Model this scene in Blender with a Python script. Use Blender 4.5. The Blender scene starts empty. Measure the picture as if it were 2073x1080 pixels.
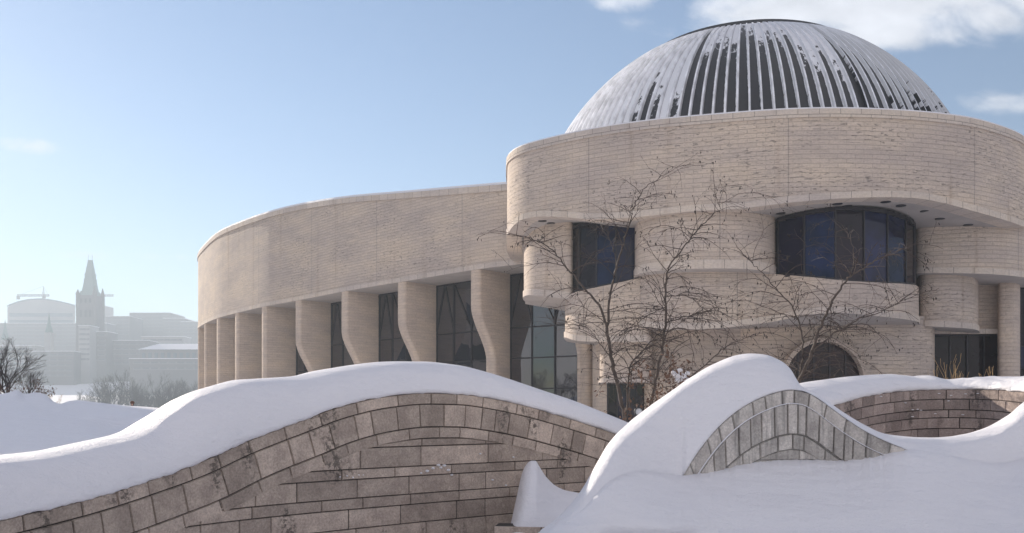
import bpy, math, random
import numpy as np
from mathutils import Vector, Matrix, noise as mnoise
R = math.radians
random.seed(11)
C = bpy.context.scene.collection
SC = bpy.context.scene

# ------------------------------------------------------------------ camera, sky, sun, exposure
F = 1795.0; CX = 1036.5; HY = 830.0; EYE = 1.7
cam = bpy.data.cameras.new('camera'); camo = bpy.data.objects.new('camera', cam); C.objects.link(camo)
camo.location = (0, 0, EYE); camo.rotation_euler = (R(90), 0, 0)
cam.sensor_width = 36; cam.lens = 36 * F / 2073; cam.shift_y = (HY - 540) / 2073
cam.clip_start = .1; cam.clip_end = 20000
SC.camera = camo
SUN_AZ, SUN_EL = 41.0, 20.0            # degrees left of the view direction, above the horizon
sdir = Vector((-math.sin(R(SUN_AZ)) * math.cos(R(SUN_EL)), math.cos(R(SUN_AZ)) * math.cos(R(SUN_EL)), math.sin(R(SUN_EL))))
w = bpy.data.worlds.new('World'); SC.world = w; w.use_nodes = True
wn = w.node_tree.nodes; wl = w.node_tree.links; wn.clear()
def WN(t, **k):
    n = wn.new(t)
    for a, b in k.items(): setattr(n, a, b)
    return n
def wmath(op, a, b=None, c=None, clamp=False):
    n = WN('ShaderNodeMath', operation=op, use_clamp=clamp)
    for i, v in enumerate((a, b, c)):
        if v is None: continue
        if isinstance(v, (int, float)): n.inputs[i].default_value = v
        else: wl.new(v, n.inputs[i])
    return n.outputs[0]
sky = WN('ShaderNodeTexSky', sky_type='NISHITA', sun_disc=False)
sky.sun_elevation = R(SUN_EL); sky.sun_rotation = R(-SUN_AZ); sky.altitude = 60
sky.air_density = 1.0; sky.dust_density = 0.12; sky.ozone_density = 1.8
bg = WN('ShaderNodeBackground'); bg.inputs[1].default_value = .078
wout = WN('ShaderNodeOutputWorld')
tc = WN('ShaderNodeTexCoord'); sep = WN('ShaderNodeSeparateXYZ'); wl.new(tc.outputs['Generated'], sep.inputs[0])
yy = wmath('MAXIMUM', sep.outputs[1], .05)
U = wmath('DIVIDE', sep.outputs[0], yy); V = wmath('DIVIDE', sep.outputs[2], yy)
def blob(u0, v0, ru, rv, tilt=0.0):
    du = wmath('SUBTRACT', U, u0); dv = wmath('SUBTRACT', wmath('SUBTRACT', V, v0), wmath('MULTIPLY', du, tilt))
    a = wmath('POWER', wmath('DIVIDE', du, ru), 2.0); b = wmath('POWER', wmath('DIVIDE', dv, rv), 2.0)
    return wmath('SUBTRACT', 1.0, wmath('ADD', a, b))
mask = wmath('MAXIMUM', blob(.42, .465, .30, .066, .03), blob(.43, .43, .12, .035, 0))
mask = wmath('MAXIMUM', mask, wmath('MULTIPLY', blob(.125, .468, .07, .022, -.1), .8))
mask = wmath('MAXIMUM', mask, wmath('MULTIPLY', blob(.58, .352, .05, .012, .1), .2))
mask = wmath('MAXIMUM', mask, wmath('MULTIPLY', blob(-.565, .300, .06, .010, -.12), .45))
mask = wmath('MAXIMUM', mask, wmath('MULTIPLY', blob(-.40, .172, .10, .006, -.02), .3))
cmb = WN('ShaderNodeCombineXYZ'); wl.new(U, cmb.inputs[0]); wl.new(wmath('MULTIPLY', V, 1.8), cmb.inputs[1])
nz = WN('ShaderNodeTexNoise'); nz.inputs['Scale'].default_value = 9; nz.inputs['Detail'].default_value = 9; nz.inputs['Roughness'].default_value = .56
nz.inputs['Distortion'].default_value = .25
wl.new(cmb.outputs[0], nz.inputs['Vector'])
dens = wmath('ADD', mask, wmath('MULTIPLY', wmath('SUBTRACT', nz.outputs[0], .5), 3.2))
dens = wmath('ADD', dens, .10)
mr = WN('ShaderNodeMapRange', interpolation_type='SMOOTHSTEP'); wl.new(dens, mr.inputs[0]); mr.inputs[1].default_value = 0; mr.inputs[2].default_value = 1.0
front = wmath('GREATER_THAN', sep.outputs[1], .05)
gate = WN('ShaderNodeMapRange'); wl.new(mask, gate.inputs[0]); gate.inputs[1].default_value = -.9; gate.inputs[2].default_value = .1
cd = wmath('MULTIPLY', wmath('MULTIPLY', wmath('MULTIPLY', mr.outputs[0], front), gate.outputs[0]), .85)
# cloud body a little greyer where thick
nz2 = WN('ShaderNodeTexNoise'); nz2.inputs['Scale'].default_value = 16; nz2.inputs['Detail'].default_value = 6; wl.new(cmb.outputs[0], nz2.inputs['Vector'])
cr = WN('ShaderNodeMapRange'); wl.new(nz2.outputs[0], cr.inputs[0]); cr.inputs[1].default_value = .3; cr.inputs[2].default_value = .7; cr.inputs[3].default_value = 6.6; cr.inputs[4].default_value = 8.6
ccol = WN('ShaderNodeCombineColor'); wl.new(wmath('MULTIPLY', cr.outputs[0], .97), ccol.inputs[0]); wl.new(wmath('MULTIPLY', cr.outputs[0], .985), ccol.inputs[1]); wl.new(wmath('MULTIPLY', cr.outputs[0], 1.04), ccol.inputs[2])
mx = WN('ShaderNodeMix', data_type='RGBA'); wl.new(cd, mx.inputs[0]); tn = WN('ShaderNodeMix', data_type='RGBA', blend_type='MULTIPLY'); tn.inputs[0].default_value = 1; wl.new(sky.outputs[0], tn.inputs[6]); tn.inputs[7].default_value = (.86, .92, 1.0, 1); wl.new(tn.outputs[2], mx.inputs[6]); wl.new(ccol.outputs[0], mx.inputs[7])
# broken bright cloud added to the unseen sky overhead and behind, lifting the shade
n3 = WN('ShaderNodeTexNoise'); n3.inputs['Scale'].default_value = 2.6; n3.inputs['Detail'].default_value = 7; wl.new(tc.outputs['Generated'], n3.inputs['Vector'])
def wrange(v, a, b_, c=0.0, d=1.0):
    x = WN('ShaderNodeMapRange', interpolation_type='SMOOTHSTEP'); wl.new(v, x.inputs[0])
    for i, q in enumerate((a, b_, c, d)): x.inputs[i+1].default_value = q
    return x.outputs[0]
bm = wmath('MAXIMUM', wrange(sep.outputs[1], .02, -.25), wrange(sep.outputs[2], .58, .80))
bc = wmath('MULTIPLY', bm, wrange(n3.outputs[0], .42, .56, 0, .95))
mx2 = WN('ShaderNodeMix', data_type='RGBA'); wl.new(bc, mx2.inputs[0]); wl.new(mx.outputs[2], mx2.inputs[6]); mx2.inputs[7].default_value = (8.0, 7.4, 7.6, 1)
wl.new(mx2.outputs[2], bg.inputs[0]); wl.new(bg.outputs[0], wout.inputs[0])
sun = bpy.data.lights.new('sun', 'SUN'); sun.energy = 5.0; sun.angle = R(.6); sun.color = (1, .89, .76)
suno = bpy.data.objects.new('sun', sun); C.objects.link(suno); suno.rotation_euler = (-sdir).to_track_quat('-Z', 'Y').to_euler()
SC.view_settings.view_transform = 'Standard'; SC.view_settings.look = 'None'; SC.view_settings.exposure = 0.72; SC.view_settings.gamma = 1
SC.cycles.max_bounces = 6; SC.cycles.volume_bounces = 0

# ------------------------------------------------------------------ helpers
def P(px, py, Y): return Vector(((px - CX) / F * Y, Y, EYE + (HY - py) / F * Y))
def G(px, Y): return ((px - CX) / F * Y, Y)          # plan point
def ZR(py, Y): return EYE + (HY - py) / F * Y
def lerp(a, b, t): return a + (b - a) * t
def sstep(a, b, x):
    t = min(1, max(0, (x - a) / (b - a))); return t * t * (3 - 2 * t)
class Tab:                                              # smooth monotone-ish table lookup
    def __init__(s, pts, smooth=True):
        s.x = [p[0] for p in pts]; s.y = [p[1] for p in pts]; n = len(pts); s.sm = smooth
        d = [(s.y[i+1]-s.y[i])/(s.x[i+1]-s.x[i]) for i in range(n-1)]
        m = [d[0]] + [0 if d[i-1]*d[i] <= 0 else 2*d[i-1]*d[i]/(d[i-1]+d[i]) for i in range(1, n-1)] + [d[-1]]
        s.m = m
    def __call__(s, x):
        if x <= s.x[0]: return s.y[0]
        if x >= s.x[-1]: return s.y[-1]
        i = max(k for k in range(len(s.x)) if s.x[k] <= x); i = min(i, len(s.x)-2)
        h = s.x[i+1]-s.x[i]; t = (x-s.x[i])/h
        if not s.sm: return lerp(s.y[i], s.y[i+1], t)
        return (2*t**3-3*t*t+1)*s.y[i]+(t**3-2*t*t+t)*h*s.m[i]+(-2*t**3+3*t*t)*s.y[i+1]+(t**3-t*t)*h*s.m[i+1]
def catmull(pts, n=8, closed=False):
    pts = [tuple(p) for p in pts]; out = []; N = len(pts); D = len(pts[0])
    segs = N if closed else N-1
    for i in range(segs):
        if closed: a, b, c, d = pts[(i-1) % N], pts[i], pts[(i+1) % N], pts[(i+2) % N]
        else: a, b, c, d = pts[max(i-1, 0)], pts[i], pts[i+1], pts[min(i+2, N-1)]
        for k in range(n):
            t = k/n
            out.append(tuple(.5*((2*b[j])+(-a[j]+c[j])*t+(2*a[j]-5*b[j]+4*c[j]-d[j])*t*t+(-a[j]+3*b[j]-3*c[j]+d[j])*t**3) for j in range(D)))
    if not closed: out.append(pts[-1])
    return out
def offset(pl, d, closed=False):                        # plan offset to the right-hand side of travel
    out = []; N = len(pl)
    for i in range(N):
        a = pl[(i-1) % N] if (closed or i) else pl[i]; b = pl[(i+1) % N] if (closed or i < N-1) else pl[i]
        tx, ty = b[0]-a[0], b[1]-a[1]; l = math.hypot(tx, ty) or 1
        out.append((pl[i][0]+ty/l*d, pl[i][1]-tx/l*d))
    return out
class MB:
    def __init__(s): s.v = []; s.f = []; s.uv = []; s.m = []; s.tone = []; s.sm = []
    def V(s, p): s.v.append(tuple(p)); return len(s.v)-1
    def Fc(s, idx, uv=None, m=0, tone=.5, smooth=False):
        s.f.append(tuple(idx)); s.uv.append(uv or [(s.v[i][0], s.v[i][2]) for i in idx]); s.m.append(m); s.tone.append(tone); s.sm.append(smooth)
    def box(s, c, d, rz=0, m=0, tone=.5):
        x, y, z = d[0]/2, d[1]/2, d[2]/2; M = Matrix.Rotation(rz, 3, 'Z'); c = Vector(c)
        p = [s.V(c + M @ Vector((sx*x, sy*y, sz*z))) for sz in (-1, 1) for sy in (-1, 1) for sx in (-1, 1)]
        for q, (ww, hh) in (((0,1,5,4), (d[0], d[2])), ((1,3,7,5), (d[1], d[2])), ((3,2,6,7), (d[0], d[2])), ((2,0,4,6), (d[1], d[2])), ((4,5,7,6), (d[0], d[1])), ((2,3,1,0), (d[0], d[1]))):
            s.Fc([p[i] for i in q], [(0, 0), (ww, 0), (ww, hh), (0, hh)], m, tone)
    def grid(s, rows, uvs=None, m=0, smooth=True, closed=False, flip=False, mf=None):
        idx = [[s.V(p) for p in r] for r in rows]; n = len(rows[0])
        for j in range(len(rows)-1):
            for i in range(n if closed else n-1):
                k = (i+1) % n
                q = [idx[j][i], idx[j][k], idx[j+1][k], idx[j+1][i]]
                if uvs:
                    u = [uvs[j][i], uvs[j][i+1 if closed else k], uvs[j+1][i+1 if closed else k], uvs[j+1][i]]
                else: u = None
                if flip: q = q[::-1]; u = u[::-1] if u else None
                s.Fc(q, u, mf(j, i) if mf else m, .5, smooth)
    def tube(s, pts, rad, sides=6, m=0, cap=True):
        pts = [Vector(p) for p in pts]; rings = []; up = Vector((.13, .21, .97))
        for i, p in enumerate(pts):
            t = (pts[min(i+1, len(pts)-1)] - pts[max(i-1, 0)])
            if t.length < 1e-9: t = Vector((0, 0, 1))
            t.normalize(); a = t.cross(up)
            if a.length < .1: a = t.cross(Vector((1, 0, 0)))
            a.normalize(); b = t.cross(a); r = rad[i] if hasattr(rad, '__len__') else rad
            rings.append([s.V(p + (a*math.cos(2*math.pi*k/sides) + b*math.sin(2*math.pi*k/sides))*r) for k in range(sides)])
        for i in range(len(rings)-1):
            for k in range(sides):
                l = (k+1) % sides
                s.Fc([rings[i][k], rings[i][l], rings[i+1][l], rings[i+1][k]], [(k/sides, i*.2), ((k+1)/sides, i*.2), ((k+1)/sides, i*.2+.2), (k/sides, i*.2+.2)], m, .5, sides > 4)
        if cap: s.Fc(rings[0][::-1], None, m); s.Fc(rings[-1], None, m)
    def lathe(s, c, prof, n=24, m=0, smooth=True):
        rows = [[(c[0]+r*math.cos(2*math.pi*k/n), c[1]+r*math.sin(2*math.pi*k/n), c[2]+z) for k in range(n)] for r, z in prof]
        uv = [[(2*math.pi*k/n*max(prof[0][0], .1), z) for k in range(n+1)] for r, z in prof]
        s.grid(rows, uv, m, smooth, closed=True)
    def ribbon(s, outer, inner, zt, zb, m=0, closed=False, smooth=True, ends=True, u0=0, ms=None):
        """box-section strip between two plan lines; zt, zb number or per-point list. ms = soffit material"""
        n = len(outer); ms = m if ms is None else ms
        T = zt if hasattr(zt, '__len__') else [zt]*n; B = zb if hasattr(zb, '__len__') else [zb]*n
        ob = [s.V((outer[i][0], outer[i][1], B[i])) for i in range(n)]; ot = [s.V((outer[i][0], outer[i][1], T[i])) for i in range(n)]
        ib = [s.V((inner[i][0], inner[i][1], B[i])) for i in range(n)]; it = [s.V((inner[i][0], inner[i][1], T[i])) for i in range(n)]
        # separate verts for caps so shading stays crisp
        ob2 = [s.V(s.v[i]) for i in ob]; ib2 = [s.V(s.v[i]) for i in ib]; ot2 = [s.V(s.v[i]) for i in ot]; it2 = [s.V(s.v[i]) for i in it]
        u = [u0]
        for i in range(1, n+1): u.append(u[-1]+math.dist(outer[i % n], outer[i-1]))
        for i in range(n if closed else n-1):
            k = (i+1) % n; a, b = u[i], u[i+1]
            s.Fc([ob[i], ob[k], ot[k], ot[i]], [(a, B[i]), (b, B[k]), (b, T[k]), (a, T[i])], m, .5, smooth)
            s.Fc([ib[k], ib[i], it[i], it[k]], [(b, B[k]), (a, B[i]), (a, T[i]), (b, T[k])], m, .5, smooth)
            s.Fc([ot2[i], ot2[k], it2[k], it2[i]], [(a, 0), (b, 0), (b, 1), (a, 1)], m, .5, smooth)
            s.Fc([ib2[i], ib2[k], ob2[k], ob2[i]], [(a, 1), (b, 1), (b, 0), (a, 0)], ms, .5, smooth)
        if not closed and ends:
            for i, fl in ((0, 1), (n-1, 0)):
                q = [ob2[i], ib2[i], it2[i], ot2[i]]
                if not fl: q = q[::-1]
                L = math.dist(outer[i], inner[i]); uu = [(0, B[i]), (L, B[i]), (L, T[i]), (0, T[i])]
                s.Fc(q, uu if fl else uu[::-1], m)
    def prism(s, pl, zt, zb, m=0, ms=None, smooth=True):
        """solid from a closed plan outline (front curve + straight back)."""
        n = len(pl); T = zt if hasattr(zt, '__len__') else [zt]*n; B = zb if hasattr(zb, '__len__') else [zb]*n
        b = [s.V((pl[i][0], pl[i][1], B[i])) for i in range(n)]; t = [s.V((pl[i][0], pl[i][1], T[i])) for i in range(n)]
        u = 0
        for i in range(n):
            k = (i+1) % n; L = math.dist(pl[i], pl[k])
            s.Fc([b[i], b[k], t[k], t[i]], [(u, B[i]), (u+L, B[k]), (u+L, T[k]), (u, T[i])], m, .5, smooth); u += L
        b2 = [s.V(s.v[i]) for i in b]; t2 = [s.V(s.v[i]) for i in t]
        s.Fc(t2, None, m); s.Fc(b2[::-1], None, m if ms is None else ms)
    def build(s, name, mats, parent=None):
        me = bpy.data.meshes.new(name); o = bpy.data.objects.new(name, me); C.objects.link(o)
        off = Vector((0, 0, 0))
        if parent is not None:
            o.parent = parent; q = parent
            while q is not None: off += q.location; q = q.parent
        me.from_pydata([(x-off.x, y-off.y, z-off.z) for x, y, z in s.v], [], s.f)
        ul = me.uv_layers.new(name='UVMap'); ul.data.foreach_set('uv', [c for f in s.uv for q in f for c in q])
        me.polygons.foreach_set('material_index', s.m); me.polygons.foreach_set('use_smooth', s.sm)
        if any(t != .5 for t in s.tone):
            at = me.attributes.new('tone', 'FLOAT', 'FACE'); at.data.foreach_set('value', s.tone)
        for mt in (mats if isinstance(mats, (list, tuple)) else [mats]): me.materials.append(mt)
        me.update(); return o
def tag(o, label=None, cat=None, group=None, kind=None):
    for k, v in (('label', label), ('category', cat), ('group', group), ('kind', kind)):
        if v: o[k] = v
    return o
def thing(name, label, cat, loc, group=None):
    o = bpy.data.objects.new(name, None); C.objects.link(o); o.location = loc; o.empty_display_size = .3
    return tag(o, label, cat, group)

# ------------------------------------------------------------------ materials
def mat(name):
    m = bpy.data.materials.new(name); m.use_nodes = True; nt = m.node_tree
    return m, nt.nodes, nt.links, nt.nodes['Principled BSDF']
def nnode(n, t, **k):
    x = n.new(t)
    for a, b in k.items():
        if a in x.inputs: x.inputs[a].default_value = b
        else: setattr(x, a, b)
    return x
def plain(name, col, rough=.7, metal=0.0, bump=0.0, bscale=20, var=0.0, coat=0.0, ior=None):
    m, n, l, b = mat(name); b.inputs['Base Color'].default_value = (*col, 1); b.inputs['Roughness'].default_value = rough; b.inputs['Metallic'].default_value = metal
    if ior: b.inputs['IOR'].default_value = ior
    if bump or var:
        tcx = n.new('ShaderNodeTexCoord'); nz = nnode(n, 'ShaderNodeTexNoise', Scale=bscale, Detail=6.0); l.new(tcx.outputs['Object'], nz.inputs['Vector'])
        if bump:
            bp = nnode(n, 'ShaderNodeBump', Strength=bump, Distance=.05); l.new(nz.outputs[0], bp.inputs['Height']); l.new(bp.outputs[0], b.inputs['Normal'])
        if var:
            r = n.new('ShaderNodeValToRGB'); r.color_ramp.elements[0].position = .3; r.color_ramp.elements[1].position = .7
            r.color_ramp.elements[0].color = (*[c*(1-var) for c in col], 1); r.color_ramp.elements[1].color = (*[min(1, c*(1+var)) for c in col], 1)
            l.new(nz.outputs[0], r.inputs[0]); l.new(r.outputs[0], b.inputs['Base Color'])
    return m
def nm(n, l, op, a, b=None, clamp=False):
    x = n.new('ShaderNodeMath'); x.operation = op; x.use_clamp = clamp
    for i, v in enumerate((a, b)):
        if v is None: continue
        if isinstance(v, (int, float)): x.inputs[i].default_value = v
        else: l.new(v, x.inputs[i])
    return x.outputs[0]
def mixc(n, l, f, a, b, mode='MIX'):
    x = n.new('ShaderNodeMix'); x.data_type = 'RGBA'; x.blend_type = mode
    for i, v in ((0, f), (6, a), (7, b)):
        if isinstance(v, (int, float)): x.inputs[i].default_value = v
        elif isinstance(v, tuple): x.inputs[i].default_value = (*v, 1)
        else: l.new(v, x.inputs[i])
    return x.outputs[2]
def mrange(n, l, v, a, b, c=0.0, d=1.0, sm=True):
    x = n.new('ShaderNodeMapRange'); x.interpolation_type = 'SMOOTHSTEP' if sm else 'LINEAR'; l.new(v, x.inputs[0])
    for i, q in enumerate((a, b, c, d)): x.inputs[i+1].default_value = q
    return x.outputs[0]
def snow_mat(name, rough_amt=.5, big=.5):
    m, n, l, b = mat(name)
    b.inputs['Base Color'].default_value = (.80, .79, .82, 1); b.inputs['Roughness'].default_value = .55; b.inputs['Specular IOR Level'].default_value = .25
    tcx = n.new('ShaderNodeTexCoord')
    n1 = nnode(n, 'ShaderNodeTexNoise', Scale=42.0, Detail=8.0, Roughness=.7); n2 = nnode(n, 'ShaderNodeTexNoise', Scale=1.7, Detail=5.0, Roughness=.5)
    mp = n.new('ShaderNodeMapping'); mp.inputs['Scale'].default_value = (1, 1.8, 3.0); l.new(tcx.outputs['Object'], mp.inputs[0])
    l.new(tcx.outputs['Object'], n1.inputs['Vector']); l.new(mp.outputs[0], n2.inputs['Vector'])
    b1 = nnode(n, 'ShaderNodeBump', Strength=rough_amt, Distance=.035); l.new(n1.outputs[0], b1.inputs['Height'])
    b2 = nnode(n, 'ShaderNodeBump', Strength=big, Distance=.12); l.new(n2.outputs[0], b2.inputs['Height']); l.new(b1.outputs[0], b2.inputs['Normal'])
    l.new(b2.outputs[0], b.inputs['Normal'])
    return m
SNOW = snow_mat('snow'); SNOWC = snow_mat('crusted_snow', .5, .8)
def limestone(name, col=(.565, .49, .435), bw=.8, rh=.21, dash=1.0, big=9.3, mort=.88, rough_edge=.0):
    m, n, l, b = mat(name)
    uv = n.new('ShaderNodeUVMap')
    br = nnode(n, 'ShaderNodeTexBrick', Scale=1.0); br.offset = .5
    br.inputs['Brick Width'].default_value = bw; br.inputs['Row Height'].default_value = rh; br.inputs['Mortar Size'].default_value = .014; br.inputs['Mortar Smooth'].default_value = .4; br.inputs['Bias'].default_value = 0
    br.inputs['Color1'].default_value = (*[c*.95 for c in col], 1); br.inputs['Color2'].default_value = (*[c*1.05 for c in col], 1); br.inputs['Mortar'].default_value = (*[c*mort for c in col], 1)
    l.new(uv.outputs[0], br.inputs['Vector'])
    # broad tone clouds, warm and cool
    mp0 = n.new('ShaderNodeMapping'); mp0.inputs['Scale'].default_value = (.18, .5, 1); l.new(uv.outputs[0], mp0.inputs[0])
    nb = nnode(n, 'ShaderNodeTexNoise', Scale=1.0, Detail=7.0, Roughness=.62); l.new(mp0.outputs[0], nb.inputs['Vector'])
    c1 = mixc(n, l, mrange(n, l, nb.outputs[0], .33, .67), br.outputs[0], (1.06, 1.0, .90), 'MULTIPLY')
    g = mixc(n, l, mrange(n, l, nb.outputs[0], .62, .35), c1, (.86, .83, .82), 'MULTIPLY')
    # split-face dashes: short horizontal chips
    mp1 = n.new('ShaderNodeMapping'); mp1.inputs['Scale'].default_value = (2.6, 13, 1); l.new(uv.outputs[0], mp1.inputs[0])
    nd = nnode(n, 'ShaderNodeTexNoise', Scale=1.0, Detail=3.0, Roughness=.6); l.new(mp1.outputs[0], nd.inputs['Vector'])
    mp2 = n.new('ShaderNodeMapping'); mp2.inputs['Scale'].default_value = (.22, .42, 1); mp2.inputs['Location'].default_value = (3.1, 7.7, 0); l.new(uv.outputs[0], mp2.inputs[0])
    npch = nnode(n, 'ShaderNodeTexNoise', Scale=1.0, Detail=3.0); l.new(mp2.outputs[0], npch.inputs['Vector'])
    dsh = nm(n, l, 'MULTIPLY', mrange(n, l, nd.outputs[0], .59, .66), mrange(n, l, npch.outputs[0], .40, .58))
    dsh = nm(n, l, 'MULTIPLY', dsh, dash)
    g2 = mixc(n, l, nm(n, l, 'MULTIPLY', dsh, .8), g, tuple(c*.45 for c in col))
    # fine grain
    nf = nnode(n, 'ShaderNodeTexNoise', Scale=9.0, Detail=5.0, Roughness=.7); l.new(uv.outputs[0], nf.inputs['Vector'])
    g3 = mixc(n, l, 1.0, g2, mixc(n, l, mrange(n, l, nf.outputs[0], .3, .7), (.90, .90, .90), (1.08, 1.08, 1.08)), 'MULTIPLY')
    # vertical drip stains
    mp3 = n.new('ShaderNodeMapping'); mp3.inputs['Scale'].default_value = (1.1, .07, 1); l.new(uv.outputs[0], mp3.inputs[0])
    ns = nnode(n, 'ShaderNodeTexNoise', Scale=1.0, Detail=5.0); l.new(mp3.outputs[0], ns.inputs['Vector'])
    g3 = mixc(n, l, mrange(n, l, ns.outputs[0], .56, .75, 0, .75), g3, (.74, .68, .62), 'MULTIPLY')
    # movement joints
    if big:
        bj = nnode(n, 'ShaderNodeTexBrick', Scale=1.0); bj.offset = 0; bj.inputs['Brick Width'].default_value = big; bj.inputs['Row Height'].default_value = 60; bj.inputs['Mortar Size'].default_value = .035; bj.inputs['Mortar Smooth'].default_value = .3
        mp4 = n.new('ShaderNodeMapping'); mp4.inputs['Location'].default_value = (2.0, 20, 0); l.new(uv.outputs[0], mp4.inputs[0]); l.new(mp4.outputs[0], bj.inputs['Vector'])
        g3 = mixc(n, l, nm(n, l, 'MULTIPLY', bj.outputs['Fac'], .5), g3, tuple(c*.4 for c in col))
    l.new(g3, b.inputs['Base Color']); b.inputs['Roughness'].default_value = .85; b.inputs['Specular IOR Level'].default_value = .2
    h = nm(n, l, 'ADD', nm(n, l, 'MULTIPLY', br.outputs['Fac'], -.5), nm(n, l, 'MULTIPLY', nd.outputs[0], .9))
    h = nm(n, l, 'SUBTRACT', h, nm(n, l, 'MULTIPLY', dsh, .8))
    bp = nnode(n, 'ShaderNodeBump', Strength=.8, Distance=.06); l.new(h, bp.inputs['Height']); l.new(bp.outputs[0], b.inputs['Normal'])
    return m
LIME = limestone('limestone')
LIMEF = limestone('limestone_pier', (.61, .52, .45), dash=.35, big=0)
TRIM = limestone('dressed_limestone', (.59, .53, .485), bw=.95, rh=5.0, dash=.0, big=0, mort=.5)
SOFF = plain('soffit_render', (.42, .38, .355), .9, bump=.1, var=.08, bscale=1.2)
def granite(name, base, streak=0.0, blot=1.0):
    m, n, l, b = mat(name)
    tcx = n.new('ShaderNodeTexCoord'); at = n.new('ShaderNodeAttribute'); at.attribute_name = 'tone'; uv = n.new('ShaderNodeUVMap')
    c0 = mixc(n, l, at.outputs['Fac'], tuple(c*.76 for c in base), tuple(c*1.22 for c in base))
    n1 = nnode(n, 'ShaderNodeTexNoise', Scale=3.1, Detail=8.0, Roughness=.68); l.new(tcx.outputs['Object'], n1.inputs['Vector'])
    c1 = mixc(n, l, 1.0, c0, mixc(n, l, mrange(n, l, n1.outputs[0], .32, .68), (.80, .77, .76), (1.18, 1.16, 1.14)), 'MULTIPLY')
    n2 = nnode(n, 'ShaderNodeTexNoise', Scale=38.0, Detail=6.0, Roughness=.7); l.new(tcx.outputs['Object'], n2.inputs['Vector'])
    c2 = mixc(n, l, 1.0, c1, mixc(n, l, mrange(n, l, n2.outputs[0], .3, .7), (.78, .78, .78), (1.18, 1.18, 1.18)), 'MULTIPLY')
    # dark lichen / damp blots
    mp = n.new('ShaderNodeMapping'); mp.inputs['Scale'].default_value = (1.2, 1.2, .45); l.new(tcx.outputs['Object'], mp.inputs[0])
    n3 = nnode(n, 'ShaderNodeTexNoise', Scale=1.9, Detail=3.0); l.new(mp.outputs[0], n3.inputs['Vector'])
    n4 = nnode(n, 'ShaderNodeTexNoise', Scale=16.0, Detail=6.0, Roughness=.75); l.new(tcx.outputs['Object'], n4.inputs['Vector'])
    bl = nm(n, l, 'MULTIPLY', mrange(n, l, n3.outputs[0], .55, .65), mrange(n, l, n4.outputs[0], .46, .57))
    c3 = mixc(n, l, nm(n, l, 'MULTIPLY', bl, .8*blot), c2, tuple(c*.18 for c in base))
    if streak:
        mp5 = n.new('ShaderNodeMapping'); mp5.inputs['Scale'].default_value = (9, 9, .7); l.new(tcx.outputs['Object'], mp5.inputs[0])
        n5 = nnode(n, 'ShaderNodeTexNoise', Scale=1.0, Detail=6.0, Roughness=.6); l.new(mp5.outputs[0], n5.inputs['Vector'])
        c3 = mixc(n, l, mrange(n, l, n5.outputs[0], .48, .66, 0, streak), c3, tuple(c*.42 for c in base))
    l.new(c3, b.inputs['Base Color']); b.inputs['Roughness'].default_value = .8; b.inputs['Specular IOR Level'].default_value = .3
    n6 = nnode(n, 'ShaderNodeTexNoise', Scale=13.0, Detail=5.0, Roughness=.6); l.new(tcx.outputs['Object'], n6.inputs['Vector'])
    bp = nnode(n, 'ShaderNodeBump', Strength=.6, Distance=.014); l.new(n2.outputs[0], bp.inputs['Height'])
    bp2 = nnode(n, 'ShaderNodeBump', Strength=.7, Distance=.035); l.new(n6.outputs[0], bp2.inputs['Height']); l.new(bp.outputs[0], bp2.inputs['Normal']); l.new(bp2.outputs[0], b.inputs['Normal'])
    return m
GRAN = granite('brown_granite', (.435, .365, .31)); GRAN2 = granite('pale_granite', (.50, .475, .445), streak=.75, blot=.35); GRAN3 = granite('purple_granite', (.35, .29, .265), blot=1.0)
MORT = plain('dark_joint', (.035, .03, .027), .95)
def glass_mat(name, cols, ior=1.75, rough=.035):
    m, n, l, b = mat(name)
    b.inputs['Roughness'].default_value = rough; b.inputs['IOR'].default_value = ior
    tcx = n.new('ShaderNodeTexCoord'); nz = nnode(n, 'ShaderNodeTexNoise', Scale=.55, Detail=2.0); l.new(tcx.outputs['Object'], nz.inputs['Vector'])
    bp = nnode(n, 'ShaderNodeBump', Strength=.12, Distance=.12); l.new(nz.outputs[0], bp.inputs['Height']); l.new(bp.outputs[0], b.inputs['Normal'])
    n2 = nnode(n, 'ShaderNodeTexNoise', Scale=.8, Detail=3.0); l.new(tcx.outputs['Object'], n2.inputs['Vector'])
    at = n.new('ShaderNodeAttribute'); at.attribute_name = 'tone'; rp = n.new('ShaderNodeValToRGB'); l.new(at.outputs['Fac'], rp.inputs[0])  # pane tones put the varied reflections into the base colour
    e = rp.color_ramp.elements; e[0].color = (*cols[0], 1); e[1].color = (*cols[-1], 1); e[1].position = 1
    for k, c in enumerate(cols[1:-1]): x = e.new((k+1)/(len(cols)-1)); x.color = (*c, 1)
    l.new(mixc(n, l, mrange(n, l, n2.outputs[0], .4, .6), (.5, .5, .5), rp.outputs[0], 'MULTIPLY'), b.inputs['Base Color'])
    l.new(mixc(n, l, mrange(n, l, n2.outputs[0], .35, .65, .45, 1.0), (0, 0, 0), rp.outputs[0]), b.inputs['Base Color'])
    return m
GLASS = glass_mat('painted_reflection_glass', [(.007, .006, .010), (.014, .008, .015), (.012, .015, .045), (.018, .026, .085), (.010, .012, .03)], 1.34)
GLASSW = glass_mat('hall_glass', [(.010, .008, .014), (.022, .014, .024), (.015, .017, .03), (.03, .03, .04)], 2.15, .02)
GLASS2 = glass_mat('brown_reflection_glass', [(.018, .006, .009), (.006, .006, .007), (.026, .010, .010), (.007, .011, .010)], 1.33, .05)
FRAME = plain('bronze_frame', (.03, .026, .03), .4, .5)
DARK = plain('dark_void', (.012, .011, .013), .8)
METAL = plain('dark_metal', (.05, .05, .055), .45, .6)

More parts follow.
